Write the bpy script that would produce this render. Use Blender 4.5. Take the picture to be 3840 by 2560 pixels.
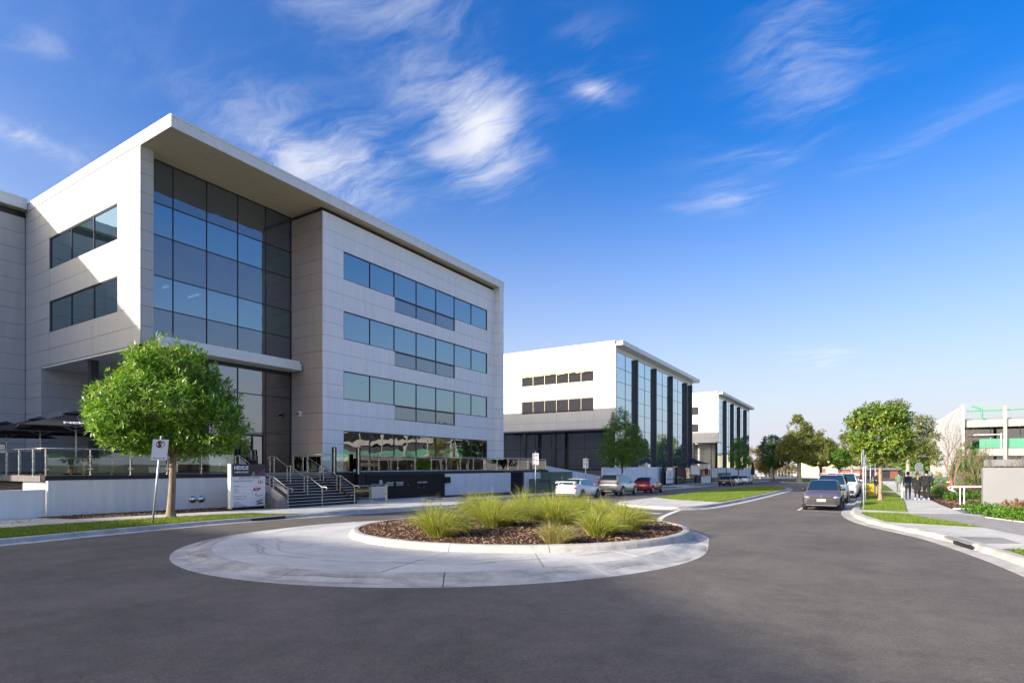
import bpy, bmesh, math, random
from mathutils import Vector, Matrix, noise as mnoise
random.seed(7)
R=math.radians
scene=bpy.context.scene
for o in list(bpy.data.objects): bpy.data.objects.remove(o)
COL=scene.collection
# ---------------------------------------------------------------- camera
HEAD=R(32.053); EYE=1.82
cam_d=bpy.data.cameras.new('camera'); cam=bpy.data.objects.new('camera',cam_d); COL.objects.link(cam)
cam_d.sensor_width=36; cam_d.lens=36*1300/2352; cam_d.clip_start=.1; cam_d.clip_end=4000
cam.location=(0,0,EYE); cam.rotation_euler=(R(90),0,HEAD)
cam_d.shift_y=(1748-1280)/3840
scene.camera=cam
# ---------------------------------------------------------------- light
SUN=Vector((1.41,2.6,-1.0)).normalized()          # travel direction of the light
sun_d=bpy.data.lights.new('sun','SUN'); sun=bpy.data.objects.new('sun',sun_d); COL.objects.link(sun)
sun_d.energy=3.7; sun_d.angle=R(.55); sun_d.color=(1,.95,.87)
sun.rotation_euler=SUN.to_track_quat('-Z','Y').to_euler()
EXPOSURE=1.2
SKY=0.15
vs=scene.view_settings; vs.view_transform='Standard'; vs.look='None'; vs.exposure=EXPOSURE; vs.gamma=1
vs.use_curve_mapping=False
world=bpy.data.worlds.new('World'); scene.world=world; world.use_nodes=True
# ---------------------------------------------------------------- node helpers
class NT:
    def __init__(s,tree): s.t=tree; s.n=tree.nodes; s.l=tree.links
    def add(s,typ,ins=None,**kw):
        n=s.n.new(typ)
        for k,v in kw.items(): setattr(n,k,v)
        for k,v in (ins or {}).items():
            sock=n.inputs[k]
            if isinstance(v,bpy.types.NodeSocket): s.l.new(v,sock)
            else:
                if isinstance(v,(tuple,list)) and len(v)==3 and sock.type=='RGBA': v=(*v,1)
                sock.default_value=v
        return n
    def math(s,op,a,b=0.0,c=None,clamp=False):
        n=s.add('ShaderNodeMath',{0:a,1:b},operation=op,use_clamp=clamp)
        if c is not None:
            if isinstance(c,bpy.types.NodeSocket): s.l.new(c,n.inputs[2])
            else: n.inputs[2].default_value=c
        return n.outputs[0]
    def vmath(s,op,a,b=(0,0,0)):
        n=s.add('ShaderNodeVectorMath',{0:a,1:b},operation=op); return n.outputs[0]
    def ramp(s,fac,stops,interp='LINEAR'):
        n=s.n.new('ShaderNodeValToRGB'); s.l.new(fac,n.inputs[0]); cr=n.color_ramp; cr.interpolation=interp
        while len(cr.elements)<len(stops): cr.elements.new(.5)
        for e,(p,c) in zip(cr.elements,stops):
            e.position=p; e.color=(*c,1) if len(c)==3 else c
        return n.outputs[0]
    def mix(s,fac,a,b,blend='MIX'):
        n=s.n.new('ShaderNodeMix'); n.data_type='RGBA'; n.blend_type=blend
        for k,v in ((0,fac),(6,a),(7,b)):
            if isinstance(v,bpy.types.NodeSocket): s.l.new(v,n.inputs[k])
            else: n.inputs[k].default_value=v if not isinstance(v,(tuple,list)) else (*v,1) if len(v)==3 else v
        return n.outputs[2]
    def maprange(s,v,a,b,c=0.,d=1.,smooth=True):
        n=s.add('ShaderNodeMapRange',{0:v,1:a,2:b,3:c,4:d},interpolation_type='SMOOTHSTEP' if smooth else 'LINEAR'); return n.outputs[0]
    def noise(s,vec,scale,detail=3,rough=.5,dist=0.,typ=None):
        n=s.add('ShaderNodeTexNoise',{'Vector':vec,'Scale':scale,'Detail':detail,'Roughness':rough,'Distortion':dist}); return n.outputs[0]
# ---------------------------------------------------------------- sky: one even layer of cirrus over a clear sky
def build_sky():
    w=NT(world.node_tree); w.n.clear()
    sky=w.add('ShaderNodeTexSky',sky_type='NISHITA'); sky.sun_disc=False
    sky.sun_elevation=math.asin(-SUN.z); sky.sun_rotation=math.atan2(-SUN.x,-SUN.y)
    sky.altitude=0; sky.air_density=1.0; sky.dust_density=DUST; sky.ozone_density=OZONE
    tc=w.add('ShaderNodeTexCoord').outputs['Generated']
    x,y,z=w.add('ShaderNodeSeparateXYZ',{0:tc}).outputs
    zz=w.math('ADD',w.math('MAXIMUM',z,.015),.06)
    px=w.math('DIVIDE',x,zz); py=w.math('DIVIDE',y,zz)
    P=w.add('ShaderNodeCombineXYZ',{0:px,1:py,2:0.}).outputs[0]
    w1=w.add('ShaderNodeTexNoise',{'Vector':P,'Scale':1.3,'Detail':3.,'Roughness':.55}).outputs['Color']
    w2=w.add('ShaderNodeTexNoise',{'Vector':P,'Scale':6.,'Detail':2.,'Roughness':.6}).outputs['Color']
    P2=w.vmath('ADD',P,w.vmath('MULTIPLY',w.vmath('SUBTRACT',w1,(.5,.5,.5)),(.62,.62,0)))
    P2=w.vmath('ADD',P2,w.vmath('MULTIPLY',w.vmath('SUBTRACT',w2,(.5,.5,.5)),(.10,.10,0)))
    qx,qy,_=w.add('ShaderNodeSeparateXYZ',{0:P2}).outputs
    # fibres drawn out along the wind
    P3=w.vmath('ADD',w.vmath('MULTIPLY',P,(.42,.42,.42)),w.vmath('MULTIPLY',P2,(.58,.58,.58)))
    rot=w.add('ShaderNodeMapping',{'Vector':P3,'Rotation':(0,0,R(58)),'Scale':(1.0,3.2,1)}).outputs[0]
    fib=w.noise(rot,2.8,9,.66,.22)
    total=w.math('MULTIPLY',w.maprange(w.noise(P,.6,2,.5),.52,.8),.16)      # thin veil anywhere in the layer
    for (cx_,cy_,ang,L,W,dens) in CLOUDS:
        c,s_=math.cos(ang),math.sin(ang)
        dx=w.math('SUBTRACT',qx,cx_); dy=w.math('SUBTRACT',qy,cy_)
        u=w.math('MULTIPLY_ADD',dx,c/L,w.math('MULTIPLY',dy,s_/L)); v=w.math('MULTIPLY_ADD',dx,-s_/W,w.math('MULTIPLY',dy,c/W))
        r2=w.math('MULTIPLY_ADD',u,u,w.math('MULTIPLY',v,v))
        total=w.math('MAXIMUM',total,w.math('MULTIPLY',w.math('POWER',2.718,w.math('MULTIPLY',r2,-1.6)),dens))
    d=w.math('MULTIPLY',total,w.maprange(w.math('ADD',fib,w.math('MULTIPLY',total,.20)),.40,.84))
    d=w.math('MULTIPLY',d,w.maprange(z,.02,.10))
    hs=w.add('ShaderNodeHueSaturation',{'Hue':SKYHUE,'Saturation':SKYSAT,'Value':SKYVAL,'Color':sky.outputs[0]}).outputs[0]
    # thin bright air near the horizon all the way round
    hz=w.math('POWER',w.maprange(z,-.04,.50,1.,0.,False),1.55)
    skyc=w.mix(w.math('MULTIPLY',hz,.92),hs,HAZE,'LIGHTEN' if 0 else 'MIX')
    colr=w.mix(w.math('MULTIPLY',d,.9),skyc,CLOUDC)
    bg=w.add('ShaderNodeBackground',{'Color':colr,'Strength':SKY})
    w.add('ShaderNodeOutputWorld',{'Surface':bg.outputs[0]})
DUST=5.5; OZONE=2.5; SKYVAL=.93; HAZE=(2.9,2.95,3.4); CLOUDC=(2.9,2.9,3.1)
SKYHUE=.515; SKYSAT=1.5
def skyp(px,py):      # a photograph pixel as a point of the cloud layer
    a=(px-1920)/2122.449; b=-(py-1748)/2122.449
    d=Vector((-math.sin(HEAD)+a*math.cos(HEAD),math.cos(HEAD)+a*math.sin(HEAD),b)).normalized()
    k=max(d.z,.015)+.06
    return Vector((d.x/k,d.y/k))
CLOUDS=[]
for (x0,y0,x1,y1,w_,d_) in [(1440,240,1880,690,.20,1.0),(900,420,1440,740,.24,.85),(1180,480,1330,420,.10,.6),(2110,320,2190,400,.08,.9),
        (2830,240,3260,210,.22,.45),(2620,740,2860,700,.16,.5),(0,520,190,560,.15,.6),(1180,10,1620,0,.12,.5),(2980,1360,3140,1345,.55,.6),(2600,570,3000,510,.13,.32),(3120,620,3840,360,.10,.22),(2110,30,2220,330,.10,.2),(0,110,160,150,.1,.3)]:
    a=skyp(x0,y0); b=skyp(x1,y1); m=(a+b)/2; e=b-a
    CLOUDS.append((m.x,m.y,math.atan2(e.y,e.x),e.length*.62+.05,max(w_,.05)*1.0,d_))
build_sky()
# ---------------------------------------------------------------- ground plane: falls gently along and across the street
def gz(x,y): return -.010*y+.008*x
FWD=Vector((-math.sin(HEAD),math.cos(HEAD),0)); RGT=Vector((math.cos(HEAD),math.sin(HEAD),0))
def ray(px,py): return FWD+RGT*((px-1920)/2122.449)+Vector((0,0,-(py-1748)/2122.449))
def G(px,py,dz=0):                                  # where the line of sight of a photo pixel meets the ground
    r=ray(px,py); t=(EYE-dz)/(-(r.z+.010*r.y-.008*r.x)); return Vector((r.x*t,r.y*t,EYE+r.z*t))
def at(px,Y=None,X=None):                           # plan position on a known wall line
    r=ray(px,1748); t=(Y/r.y) if Y is not None else X/r.x
    return Vector((r.x*t,r.y*t,0))
# ---------------------------------------------------------------- materials
MATS={}
def newmat(name):
    m=bpy.data.materials.new(name); m.use_nodes=True; t=NT(m.node_tree); t.n.clear()
    MATS[name]=m; out=t.add('ShaderNodeOutputMaterial'); return m,t,out
def simple(name,col,rough=.6,metal=0,spec=.5,var=.06,vscale=1.5,bump=0,bscale=40,coat=0,emit=None,sheen=0):
    m,t,out=newmat(name)
    pos=t.add('ShaderNodeNewGeometry').outputs['Position']
    b=t.add('ShaderNodeBsdfPrincipled',{'Roughness':rough,'Metallic':metal,'Specular IOR Level':spec,'Coat Weight':coat})
    if var:
        n=t.noise(pos,vscale,5,.6)
        k=t.maprange(n,.25,.75,1-var,1+var,False)
        c=t.mix(1.,col,t.add('ShaderNodeCombineColor',{0:k,1:k,2:k}).outputs[0],'MULTIPLY')
        t.l.new(c,b.inputs['Base Color'])
        t.l.new(t.maprange(n,.2,.8,max(rough-.06,.0),min(rough+.06,1)),b.inputs['Roughness'])
    else: b.inputs['Base Color'].default_value=(*col,1)
    if bump:
        bn=t.add('ShaderNodeBump',{'Strength':bump,'Distance':.01,'Height':t.noise(pos,bscale,4,.6)})
        t.l.new(bn.outputs[0],b.inputs['Normal'])
    if emit:
        b.inputs['Emission Color'].default_value=(*emit[0],1); b.inputs['Emission Strength'].default_value=emit[1]
    t.l.new(b.outputs[0],out.inputs[0]); return m
def M(n): return MATS[n]

# asphalt: fine stone speckle, worn wheel paths, few patches
m,t,out=newmat('asphalt')
pos=t.add('ShaderNodeNewGeometry').outputs['Position']
vor=t.add('ShaderNodeTexVoronoi',{'Vector':pos,'Scale':85.}); sp=t.noise(pos,150,2,.7); big=t.noise(pos,.33,5,.6,.3); mid=t.noise(pos,3.,5,.65)
c=t.ramp(sp,[(.30,(.084,.071,.057)),(.55,(.154,.130,.105)),(.72,(.275,.232,.185))])
c=t.mix(t.maprange(vor.outputs['Color'],.93,.99),c,(.36,.32,.29))
pol=t.noise(t.add('ShaderNodeMapping',{'Vector':pos,'Rotation':(0,0,R(8)),'Scale':(.9,.10,1)}).outputs[0],1.,4,.6,.6)
k=t.math('ADD',t.math('ADD',t.maprange(big,.3,.7,.82,1.12),t.maprange(pol,.35,.7,-.05,.09)),t.math('ADD',t.maprange(mid,.3,.7,-.10,.10),t.maprange(t.noise(pos,26,3,.7),.3,.7,-.16,.16)))
c=t.mix(1.,c,t.add('ShaderNodeCombineColor',{0:k,1:k,2:k}).outputs[0],'MULTIPLY')
spx=t.add('ShaderNodeMapping',{'Vector':pos,'Scale':(1.,1.,0)}).outputs[0]
dots=t.add('ShaderNodeTexVoronoi',{'Vector':spx,'Scale':.9}); c=t.mix(t.maprange(dots.outputs['Distance'],.0,.035,.75,0.),c,(.05,.045,.04))
b=t.add('ShaderNodeBsdfPrincipled',{'Base Color':c,'Roughness':.85,'Specular IOR Level':.35})
bm_=t.add('ShaderNodeBump',{'Strength':.55,'Distance':.006,'Height':t.math('ADD',sp,t.math('MULTIPLY',vor.outputs['Distance'],.8))})
t.l.new(bm_.outputs[0],b.inputs['Normal']); t.l.new(b.outputs[0],out.inputs[0])

def concrete(name,col,stain=.25,rings=False,scale=1.):
    m,t,out=newmat(name)
    pos=t.add('ShaderNodeNewGeometry').outputs['Position']
    n1=t.noise(pos,.8*scale,6,.65,.4); n2=t.noise(pos,9.*scale,5,.7); n3=t.noise(pos,120.,2,.6)
    k=t.math('ADD',t.maprange(n1,.3,.72,1-stain,1.06),t.maprange(n2,.3,.7,-.07,.06))
    k=t.math('ADD',k,t.maprange(n3,.3,.7,-.06,.06))
    if rings:      # tyre scrub marks left by turning vehicles
        d=t.vmath('SUBTRACT',pos,(-9.9,12.9,0)); d2=t.vmath('MULTIPLY',d,(1,1,0))
        ln=t.add('ShaderNodeVectorMath',{0:d2},operation='LENGTH').outputs['Value']
        ln=t.math('ADD',ln,t.math('MULTIPLY',t.noise(pos,.35,2,.5),1.3))
        rv=t.add('ShaderNodeCombineXYZ',{0:ln,1:0.,2:0.}).outputs[0]
        rn=t.noise(rv,3.1,6,.72); brk=t.noise(pos,.55,4,.6)
        mk=t.math('MULTIPLY',t.maprange(rn,.50,.66),t.maprange(brk,.38,.58))
        k=t.math('MULTIPLY',k,t.math('SUBTRACT',1.,t.math('MULTIPLY',mk,.62)))
    c=t.mix(1.,col,t.add('ShaderNodeCombineColor',{0:k,1:k,2:k}).outputs[0],'MULTIPLY')
    b=t.add('ShaderNodeBsdfPrincipled',{'Base Color':c,'Roughness':.82,'Specular IOR Level':.3})
    bn=t.add('ShaderNodeBump',{'Strength':.25,'Distance':.004,'Height':t.math('ADD',n3,n2)}); t.l.new(bn.outputs[0],b.inputs['Normal'])
    t.l.new(b.outputs[0],out.inputs[0]); return m
concrete('concrete',(.60,.56,.50)); concrete('kerb_concrete',(.52,.485,.43),.34,False,2.); concrete('apron_concrete',(.62,.585,.53),.2,True)
concrete('aggregate',(.36,.33,.30),.25,False,4.); concrete('kerb_stained',(.56,.53,.48),.4,True,1.5); concrete('pit_lid',(.33,.31,.28),.3)
# turf
m,t,out=newmat('turf')
pos=t.add('ShaderNodeNewGeometry').outputs['Position']
n1=t.noise(pos,.7,5,.6,.3); n2=t.noise(pos,14,4,.7); n3=t.noise(pos,90,2,.7)
c=t.ramp(t.math('ADD',t.math('MULTIPLY',n1,.65),t.math('MULTIPLY',n2,.35)),[(.33,(.07,.125,.018)),(.50,(.14,.20,.026)),(.62,(.24,.25,.05)),(.74,(.33,.26,.10))])
k=t.maprange(n3,.3,.7,.65,1.25); c=t.mix(1.,c,t.add('ShaderNodeCombineColor',{0:k,1:k,2:k}).outputs[0],'MULTIPLY')
b=t.add('ShaderNodeBsdfPrincipled',{'Base Color':c,'Roughness':.9,'Specular IOR Level':.1})
bn=t.add('ShaderNodeBump',{'Strength':.9,'Distance':.03,'Height':t.math('ADD',n3,n2)}); t.l.new(bn.outputs[0],b.inputs['Normal']); t.l.new(b.outputs[0],out.inputs[0])
m,t,out=newmat('dry_ground')
pos=t.add('ShaderNodeNewGeometry').outputs['Position']; n1=t.noise(pos,.05,5,.6); n2=t.noise(pos,3,4,.7)
c=t.ramp(t.math('ADD',t.math('MULTIPLY',n1,.6),t.math('MULTIPLY',n2,.4)),[(.35,(.07,.10,.025)),(.55,(.13,.14,.045)),(.7,(.22,.19,.09))])
b=t.add('ShaderNodeBsdfPrincipled',{'Base Color':c,'Roughness':.95}); t.l.new(b.outputs[0],out.inputs[0])
m,t,out=newmat('mulch')
pos=t.add('ShaderNodeNewGeometry').outputs['Position']; n1=t.noise(pos,34,5,.75,.6); n2=t.noise(pos,1.3,4,.6)
c=t.ramp(n1,[(.32,(.028,.016,.010)),(.5,(.095,.052,.030)),(.66,(.19,.115,.070))])
k=t.maprange(n2,.3,.7,.8,1.15); c=t.mix(1.,c,t.add('ShaderNodeCombineColor',{0:k,1:k,2:k}).outputs[0],'MULTIPLY')
b=t.add('ShaderNodeBsdfPrincipled',{'Base Color':c,'Roughness':.95,'Specular IOR Level':.1}); bn=t.add('ShaderNodeBump',{'Strength':1.,'Distance':.04,'Height':n1}); t.l.new(bn.outputs[0],b.inputs['Normal']); t.l.new(b.outputs[0],out.inputs[0])
def island_mat(name,stops,rough=.8,trans=0.,spec=.3,ramp2=None,gloss=None):
    m,t,out=newmat(name)
    rnd=t.add('ShaderNodeNewGeometry').outputs['Random Per Island']
    c=t.ramp(rnd,stops)
    b=t.add('ShaderNodeBsdfPrincipled',{'Base Color':c,'Roughness':rough,'Specular IOR Level':spec})
    if trans:
        tr=t.add('ShaderNodeBsdfTranslucent',{'Color':t.mix(1.,c,(1.25,1.15,.45),'MULTIPLY')})
        mx=t.add('ShaderNodeMixShader',{0:trans,1:b.outputs[0],2:tr.outputs[0]}); t.l.new(mx.outputs[0],out.inputs[0])
    else: t.l.new(b.outputs[0],out.inputs[0])
    return m
island_mat('mulch_chip',[(0,(.045,.022,.013)),(.5,(.15,.085,.050)),(.8,(.23,.14,.085)),(1,(.42,.30,.20))],.85)
island_mat('tuft_blade',[(0,(.17,.26,.02)),(.45,(.30,.38,.035)),(.75,(.44,.44,.08)),(1,(.62,.52,.22))],.6,.4)
island_mat('tuft_dry',[(0,(.28,.22,.09)),(.6,(.42,.34,.17)),(1,(.22,.22,.05))],.65,.35)
island_mat('turf_blade',[(0,(0.090,0.180,0.022)),(.6,(0.180,0.285,0.038)),(1,(0.360,0.330,0.090))],.7,.4)
island_mat('leaf_bright',[(0,(.06,.17,.018)),(.4,(.125,.28,.026)),(.75,(.22,.37,.04)),(1,(.40,.46,.09))],.34,.38,.55)
island_mat('leaf_mid',[(0,(.05,.13,.022)),(.5,(.10,.22,.032)),(1,(.19,.30,.05))],.42,.4,.5)
island_mat('leaf_round',[(0,(0.075,0.165,0.021)),(.5,(0.143,0.247,0.027)),(.85,(0.255,0.315,0.038)),(1,(0.420,0.345,0.075))],.40,.36,.5)
island_mat('leaf_dark',[(0,(.02,.055,.02)),(.6,(.045,.10,.033)),(1,(.08,.14,.045))],.5,.3)
island_mat('leaf_gum',[(0,(.11,.16,.045)),(.45,(.19,.24,.065)),(.85,(.28,.285,.09)),(1,(.36,.23,.09))],.5,.45)
island_mat('leaf_tan',[(0,(0.143,0.130,0.046)),(.5,(0.247,0.208,0.072)),(1,(0.364,0.286,0.117))],.55,.3)
island_mat('leaf_shrub',[(0,(0.042,0.126,0.017)),(.5,(0.098,0.224,0.025)),(1,(0.210,0.308,0.042))],.45,.3)
island_mat('leaf_rust',[(0,(.16,.05,.03)),(.5,(.28,.12,.06)),(1,(.32,.24,.08))],.6,.3)
def bark(name,a,b_,scale=9.):
    m,t,out=newmat(name); pos=t.add('ShaderNodeNewGeometry').outputs['Position']
    mp=t.add('ShaderNodeMapping',{'Vector':pos,'Scale':(1,1,.25)}).outputs[0]
    n=t.noise(mp,scale,6,.7,.4); c=t.ramp(n,[(.3,a),(.7,b_)])
    b=t.add('ShaderNodeBsdfPrincipled',{'Base Color':c,'Roughness':.9,'Specular IOR Level':.15}); bn=t.add('ShaderNodeBump',{'Strength':.8,'Distance':.02,'Height':n}); t.l.new(bn.outputs[0],b.inputs['Normal']); t.l.new(b.outputs[0],out.inputs[0])
bark('bark_pale',(.16,.11,.075),(.38,.29,.21)); bark('bark_grey',(.20,.17,.14),(.44,.40,.35)); bark('bark_dark',(.05,.04,.03),(.13,.10,.075)); bark('bark_twig',(.13,.085,.06),(.30,.21,.145))
# cladding: each piece a shade of its own, faint rain streaks
def cladding(name,col,rough=.45,streak=.07):
    m,t,out=newmat(name); pos=t.add('ShaderNodeNewGeometry').outputs['Position']
    oi=t.add('ShaderNodeObjectInfo').outputs['Random']
    mp=t.add('ShaderNodeMapping',{'Vector':pos,'Scale':(2.2,2.2,.18)}).outputs[0]
    s=t.noise(mp,1.4,6,.65); n=t.noise(pos,30,3,.6)
    k=t.math('ADD',t.maprange(s,.3,.7,1-streak,1.02),t.maprange(oi,0,1,-.022,.022,False))
    c=t.mix(1.,col,t.add('ShaderNodeCombineColor',{0:k,1:k,2:k}).outputs[0],'MULTIPLY')
    b=t.add('ShaderNodeBsdfPrincipled',{'Base Color':c,'Roughness':t.maprange(n,.3,.7,rough-.05,rough+.06),'Specular IOR Level':.4})
    bn=t.add('ShaderNodeBump',{'Strength':.06,'Distance':.01,'Height':t.noise(pos,2.,3,.5)}); t.l.new(bn.outputs[0],b.inputs['Normal'])
    t.l.new(b.outputs[0],out.inputs[0])
cladding('panel_white',(.48,.475,.46)); cladding('panel_shade_lift',(.80,.805,.80)); cladding('panel_bright',(.56,.555,.54)); cladding('panel_taupe',(.40,.33,.28)); cladding('fascia',(.74,.745,.70)); cladding('soffit',(.58,.49,.31),.6); cladding('render_white',(.82,.825,.82),.7,.10)  # street-front panels coloured paler than the sunlit side wall to lift their shade
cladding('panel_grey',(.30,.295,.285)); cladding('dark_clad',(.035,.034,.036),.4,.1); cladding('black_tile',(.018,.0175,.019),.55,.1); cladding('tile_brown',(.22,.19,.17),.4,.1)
simple('joint',(.10,.095,.09),.9,var=0)
# window glass: mirrors the sky, lets some of the room show
def glass(name,refl,tint,opaque=0.,body=(.05,.07,.09),wave=.012,rt=(1,1,1),base=.06):
    m,t,out=newmat(name); pos=t.add('ShaderNodeNewGeometry').outputs['Position']
    bn=t.add('ShaderNodeBump',{'Strength':1.,'Distance':wave,'Height':t.noise(pos,.55,2,.45)}).outputs[0]
    fr=t.add('ShaderNodeFresnel',{'IOR':1.5}).outputs[0]
    f=t.math('ADD',t.math('MULTIPLY',fr,1.2),refl,clamp=True)
    gl=t.add('ShaderNodeBsdfGlossy',{'Color':rt,'Roughness':.008,'Normal':bn}).outputs[0]
    tr=t.add('ShaderNodeBsdfTransparent',{'Color':tint}).outputs[0]
    if opaque:
        df=t.add('ShaderNodeBsdfDiffuse',{'Color':body}).outputs[0]
        tr=t.add('ShaderNodeMixShader',{0:opaque,1:tr,2:df}).outputs[0]
    mx=t.add('ShaderNodeMixShader',{0:f,1:tr,2:gl}).outputs[0]; t.l.new(mx,out.inputs[0])
glass('window_glass',.27,(.20,.27,.30),.25,(.03,.055,.075),rt=(.72,.94,1.)); glass('spandrel_glass',.15,(0,0,0),1.,(.055,.068,.085),rt=(.85,.95,1.)); glass('lobby_glass',.20,(.25,.30,.30),.3,(.012,.013,.018),.010)
glass('fin_glass',.42,(0,0,0),1.,(.08,.11,.14),rt=(.80,.95,1.)); glass('dark_glass',.13,(0,0,0),1.,(.035,.032,.030),.008)
glass('clear_glass',.05,(.80,.90,.86),0,wave=.002); glass('car_glass',.10,(.28,.36,.36),0,wave=0); glass('pale_glass',.03,(.95,.98,.97),0,wave=.001); glass('green_glass',.06,(.30,.75,.56),.45,(.16,.50,.33),.002)
simple('interior',(.30,.31,.31),.8); simple('interior_dark',(.06,.06,.062),.8); simple('interior_light',(.75,.78,.78),.6)
simple('lamp_strip',(.8,.8,.8),.5,var=0,emit=((1,.97,.9),2.5))
simple('frame_dark',(.035,.036,.040),.4); simple('frame_bronze',(.19,.16,.11),.4,.6); simple('steel_dark',(.040,.042,.050),.42,.3); simple('steel',(.62,.58,.52),.28,.95,vscale=8); simple('steel_dull',(.50,.50,.49),.45,.8); simple('galv',(.55,.56,.57),.5,.7)
simple('white_paint',(.76,.76,.75),.5); simple('line_paint',(.70,.68,.63),.7,var=.18,vscale=14); simple('black_paint',(.012,.012,.013),.5,spec=.3); simple('booster_brown',(.026,.020,.015),.7,spec=.2,var=.12); simple('transformer_green',(.085,.16,.115),.55,var=.1); simple('louvre',(.045,.045,.05),.5); simple('louvre_tan',(.22,.17,.12),.5)
simple('timber',(.40,.23,.11),.6,var=.25,vscale=14); simple('timber_grey',(.42,.38,.33),.75,var=.2,vscale=12); simple('canvas',(.020,.019,.019),.85,var=.15,bump=.2); simple('sign_white',(.74,.74,.73),.45,var=.02); simple('sign_dark',(.035,.022,.028),.4,var=.15,vscale=3); simple('sign_plum',(.11,.055,.075),.45)
simple('ink_grey',(.22,.22,.23),.6,var=0); simple('ink_red',(.45,.02,.03),.5,var=0); simple('ink_white',(.80,.80,.80),.5,var=0); simple('ink_green',(.03,.33,.17),.5,var=0); simple('ink_black',(.012,.012,.013),.5,var=0); simple('ink_teal',(.05,.25,.27),.5,var=0); simple('ink_blue',(.05,.20,.45),.5,var=0)
simple('signboard_grey',(.235,.232,.235),.4,var=.03); simple('orange',(.62,.22,.03),.5); simple('red_paint',(.45,.015,.02),.35); simple('yellow_plastic',(.72,.50,.02),.4); simple('roof_grey',(.20,.21,.22),.6); simple('brick_red',(.30,.11,.07),.85,var=.3,vscale=9); simple('cream_wall',(.55,.48,.30),.8); simple('fence_mesh',(.26,.26,.25),.6)
simple('rubber',(.018,.018,.019),.8,var=.2); simple('rim_silver',(.55,.55,.56),.3,.9); simple('rim_dark',(.10,.10,.105),.35,.8); simple('chrome',(.75,.75,.76),.12,1.); simple('plastic_black',(.016,.016,.017),.5); simple('underbody',(.012,.012,.012),.9); simple('plate_white',(.72,.72,.70),.5,var=0); simple('car_seat',(.03,.03,.032),.8)
simple('tail_red',(.40,.012,.015),.15,var=0,coat=.6); simple('tail_clear',(.72,.55,.52),.15,var=0,coat=.6); simple('amber',(.70,.20,.02),.2,var=0,coat=.5); simple('lamp_clear',(.62,.64,.66),.12,.6,var=0,coat=1.)
def paint(name,col,metal=0.):
    m,t,out=newmat(name); pos=t.add('ShaderNodeNewGeometry').outputs['Position']
    dirt=t.noise(pos,1.7,5,.6); z=0
    b=t.add('ShaderNodeBsdfPrincipled',{'Base Color':t.mix(t.maprange(dirt,.5,.8,0,.10),col,(.20,.17,.14)),'Metallic':metal,'Roughness':t.maprange(dirt,.3,.7,.30,.42),'Coat Weight':.9,'Coat Roughness':.04,'Specular IOR Level':.5}); t.l.new(b.outputs[0],out.inputs[0])
paint('paint_white',(.72,.72,.71)); paint('paint_silver',(.50,.50,.47),.55); paint('paint_red',(.36,.008,.018),.1); paint('paint_plum',(.15,.11,.135),.3); paint('paint_black',(.018,.015,.020),.2); paint('paint_grey',(.10,.11,.12),.4); paint('paint_lightsilver',(.46,.50,.52),.5); paint('paint_blue',(.03,.05,.16),.3)
simple('skin',(.52,.32,.23),.5,var=.04); simple('hair_dark',(.018,.013,.010),.55,var=.2,vscale=40); simple('hair_blonde',(.38,.25,.11),.5,var=.25,vscale=40); simple('cloth_black',(.014,.014,.016),.9,var=.2,vscale=9,bump=.3); simple('cloth_navy',(.028,.038,.065),.9,var=.2,vscale=9,bump=.3); simple('cloth_blue',(.10,.15,.22),.9,var=.15,vscale=9,bump=.3); simple('denim',(.035,.042,.06),.9,var=.2,vscale=9,bump=.3); simple('cloth_cream',(.55,.52,.45),.9,bump=.2); simple('cloth_green',(.07,.20,.09),.9,bump=.2); simple('cloth_grey',(.12,.12,.125),.9,bump=.2); simple('shoe_white',(.65,.65,.64),.6); simple('shoe_brown',(.20,.12,.06),.6); simple('cloth_lime',(.38,.42,.10),.9)
# ---------------------------------------------------------------- object helpers
WLOC={}
def wl(o): return WLOC.get(o.name,Vector((0,0,0))) if o else Vector((0,0,0))
def tag(o,label=None,cat=None,group=None,kind=None):
    if label: o['label']=label
    if cat: o['category']=cat
    if group: o['group']=group
    if kind: o['kind']=kind
    return o
def thing(name,loc,label=None,cat=None,group=None,rz=0,kind=None):
    o=bpy.data.objects.new(name,None); o.empty_display_size=.2; COL.objects.link(o); o.location=loc; o.rotation_euler=(0,0,rz)
    WLOC[o.name]=Vector(loc); return tag(o,label,cat,group,kind)
def link(name,me,parent=None,loc=None,local=False):
    o=bpy.data.objects.new(name,me); COL.objects.link(o); o.parent=parent
    if loc is not None:
        o.location=Vector(loc)-(Vector((0,0,0)) if local else wl(parent))
        WLOC[o.name]=Vector(loc)
    else: WLOC[o.name]=Vector(wl(parent))
    return o
_unit={}
def unitcube(mat):
    if mat in _unit: return _unit[mat]
    v=[(x,y,z) for x in (-.5,.5) for y in (-.5,.5) for z in (-.5,.5)]
    f=[(0,1,3,2),(4,6,7,5),(0,4,5,1),(2,3,7,6),(0,2,6,4),(1,5,7,3)]
    me=bpy.data.meshes.new('piece_'+mat); me.from_pydata(v,[],f); me.materials.append(M(mat)); me.update(); _unit[mat]=me; return me
def pbox(name,mat,parent,lo,hi):            # axis-aligned piece given by two corners, sharing one cube mesh
    lo=Vector(lo); hi=Vector(hi)
    o=bpy.data.objects.new(name,unitcube(mat)); COL.objects.link(o); o.parent=parent
    c=(lo+hi)/2; o.location=c-wl(parent); d=hi-lo; o.scale=(abs(d.x),abs(d.y),abs(d.z)); WLOC[o.name]=c; return o
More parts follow.
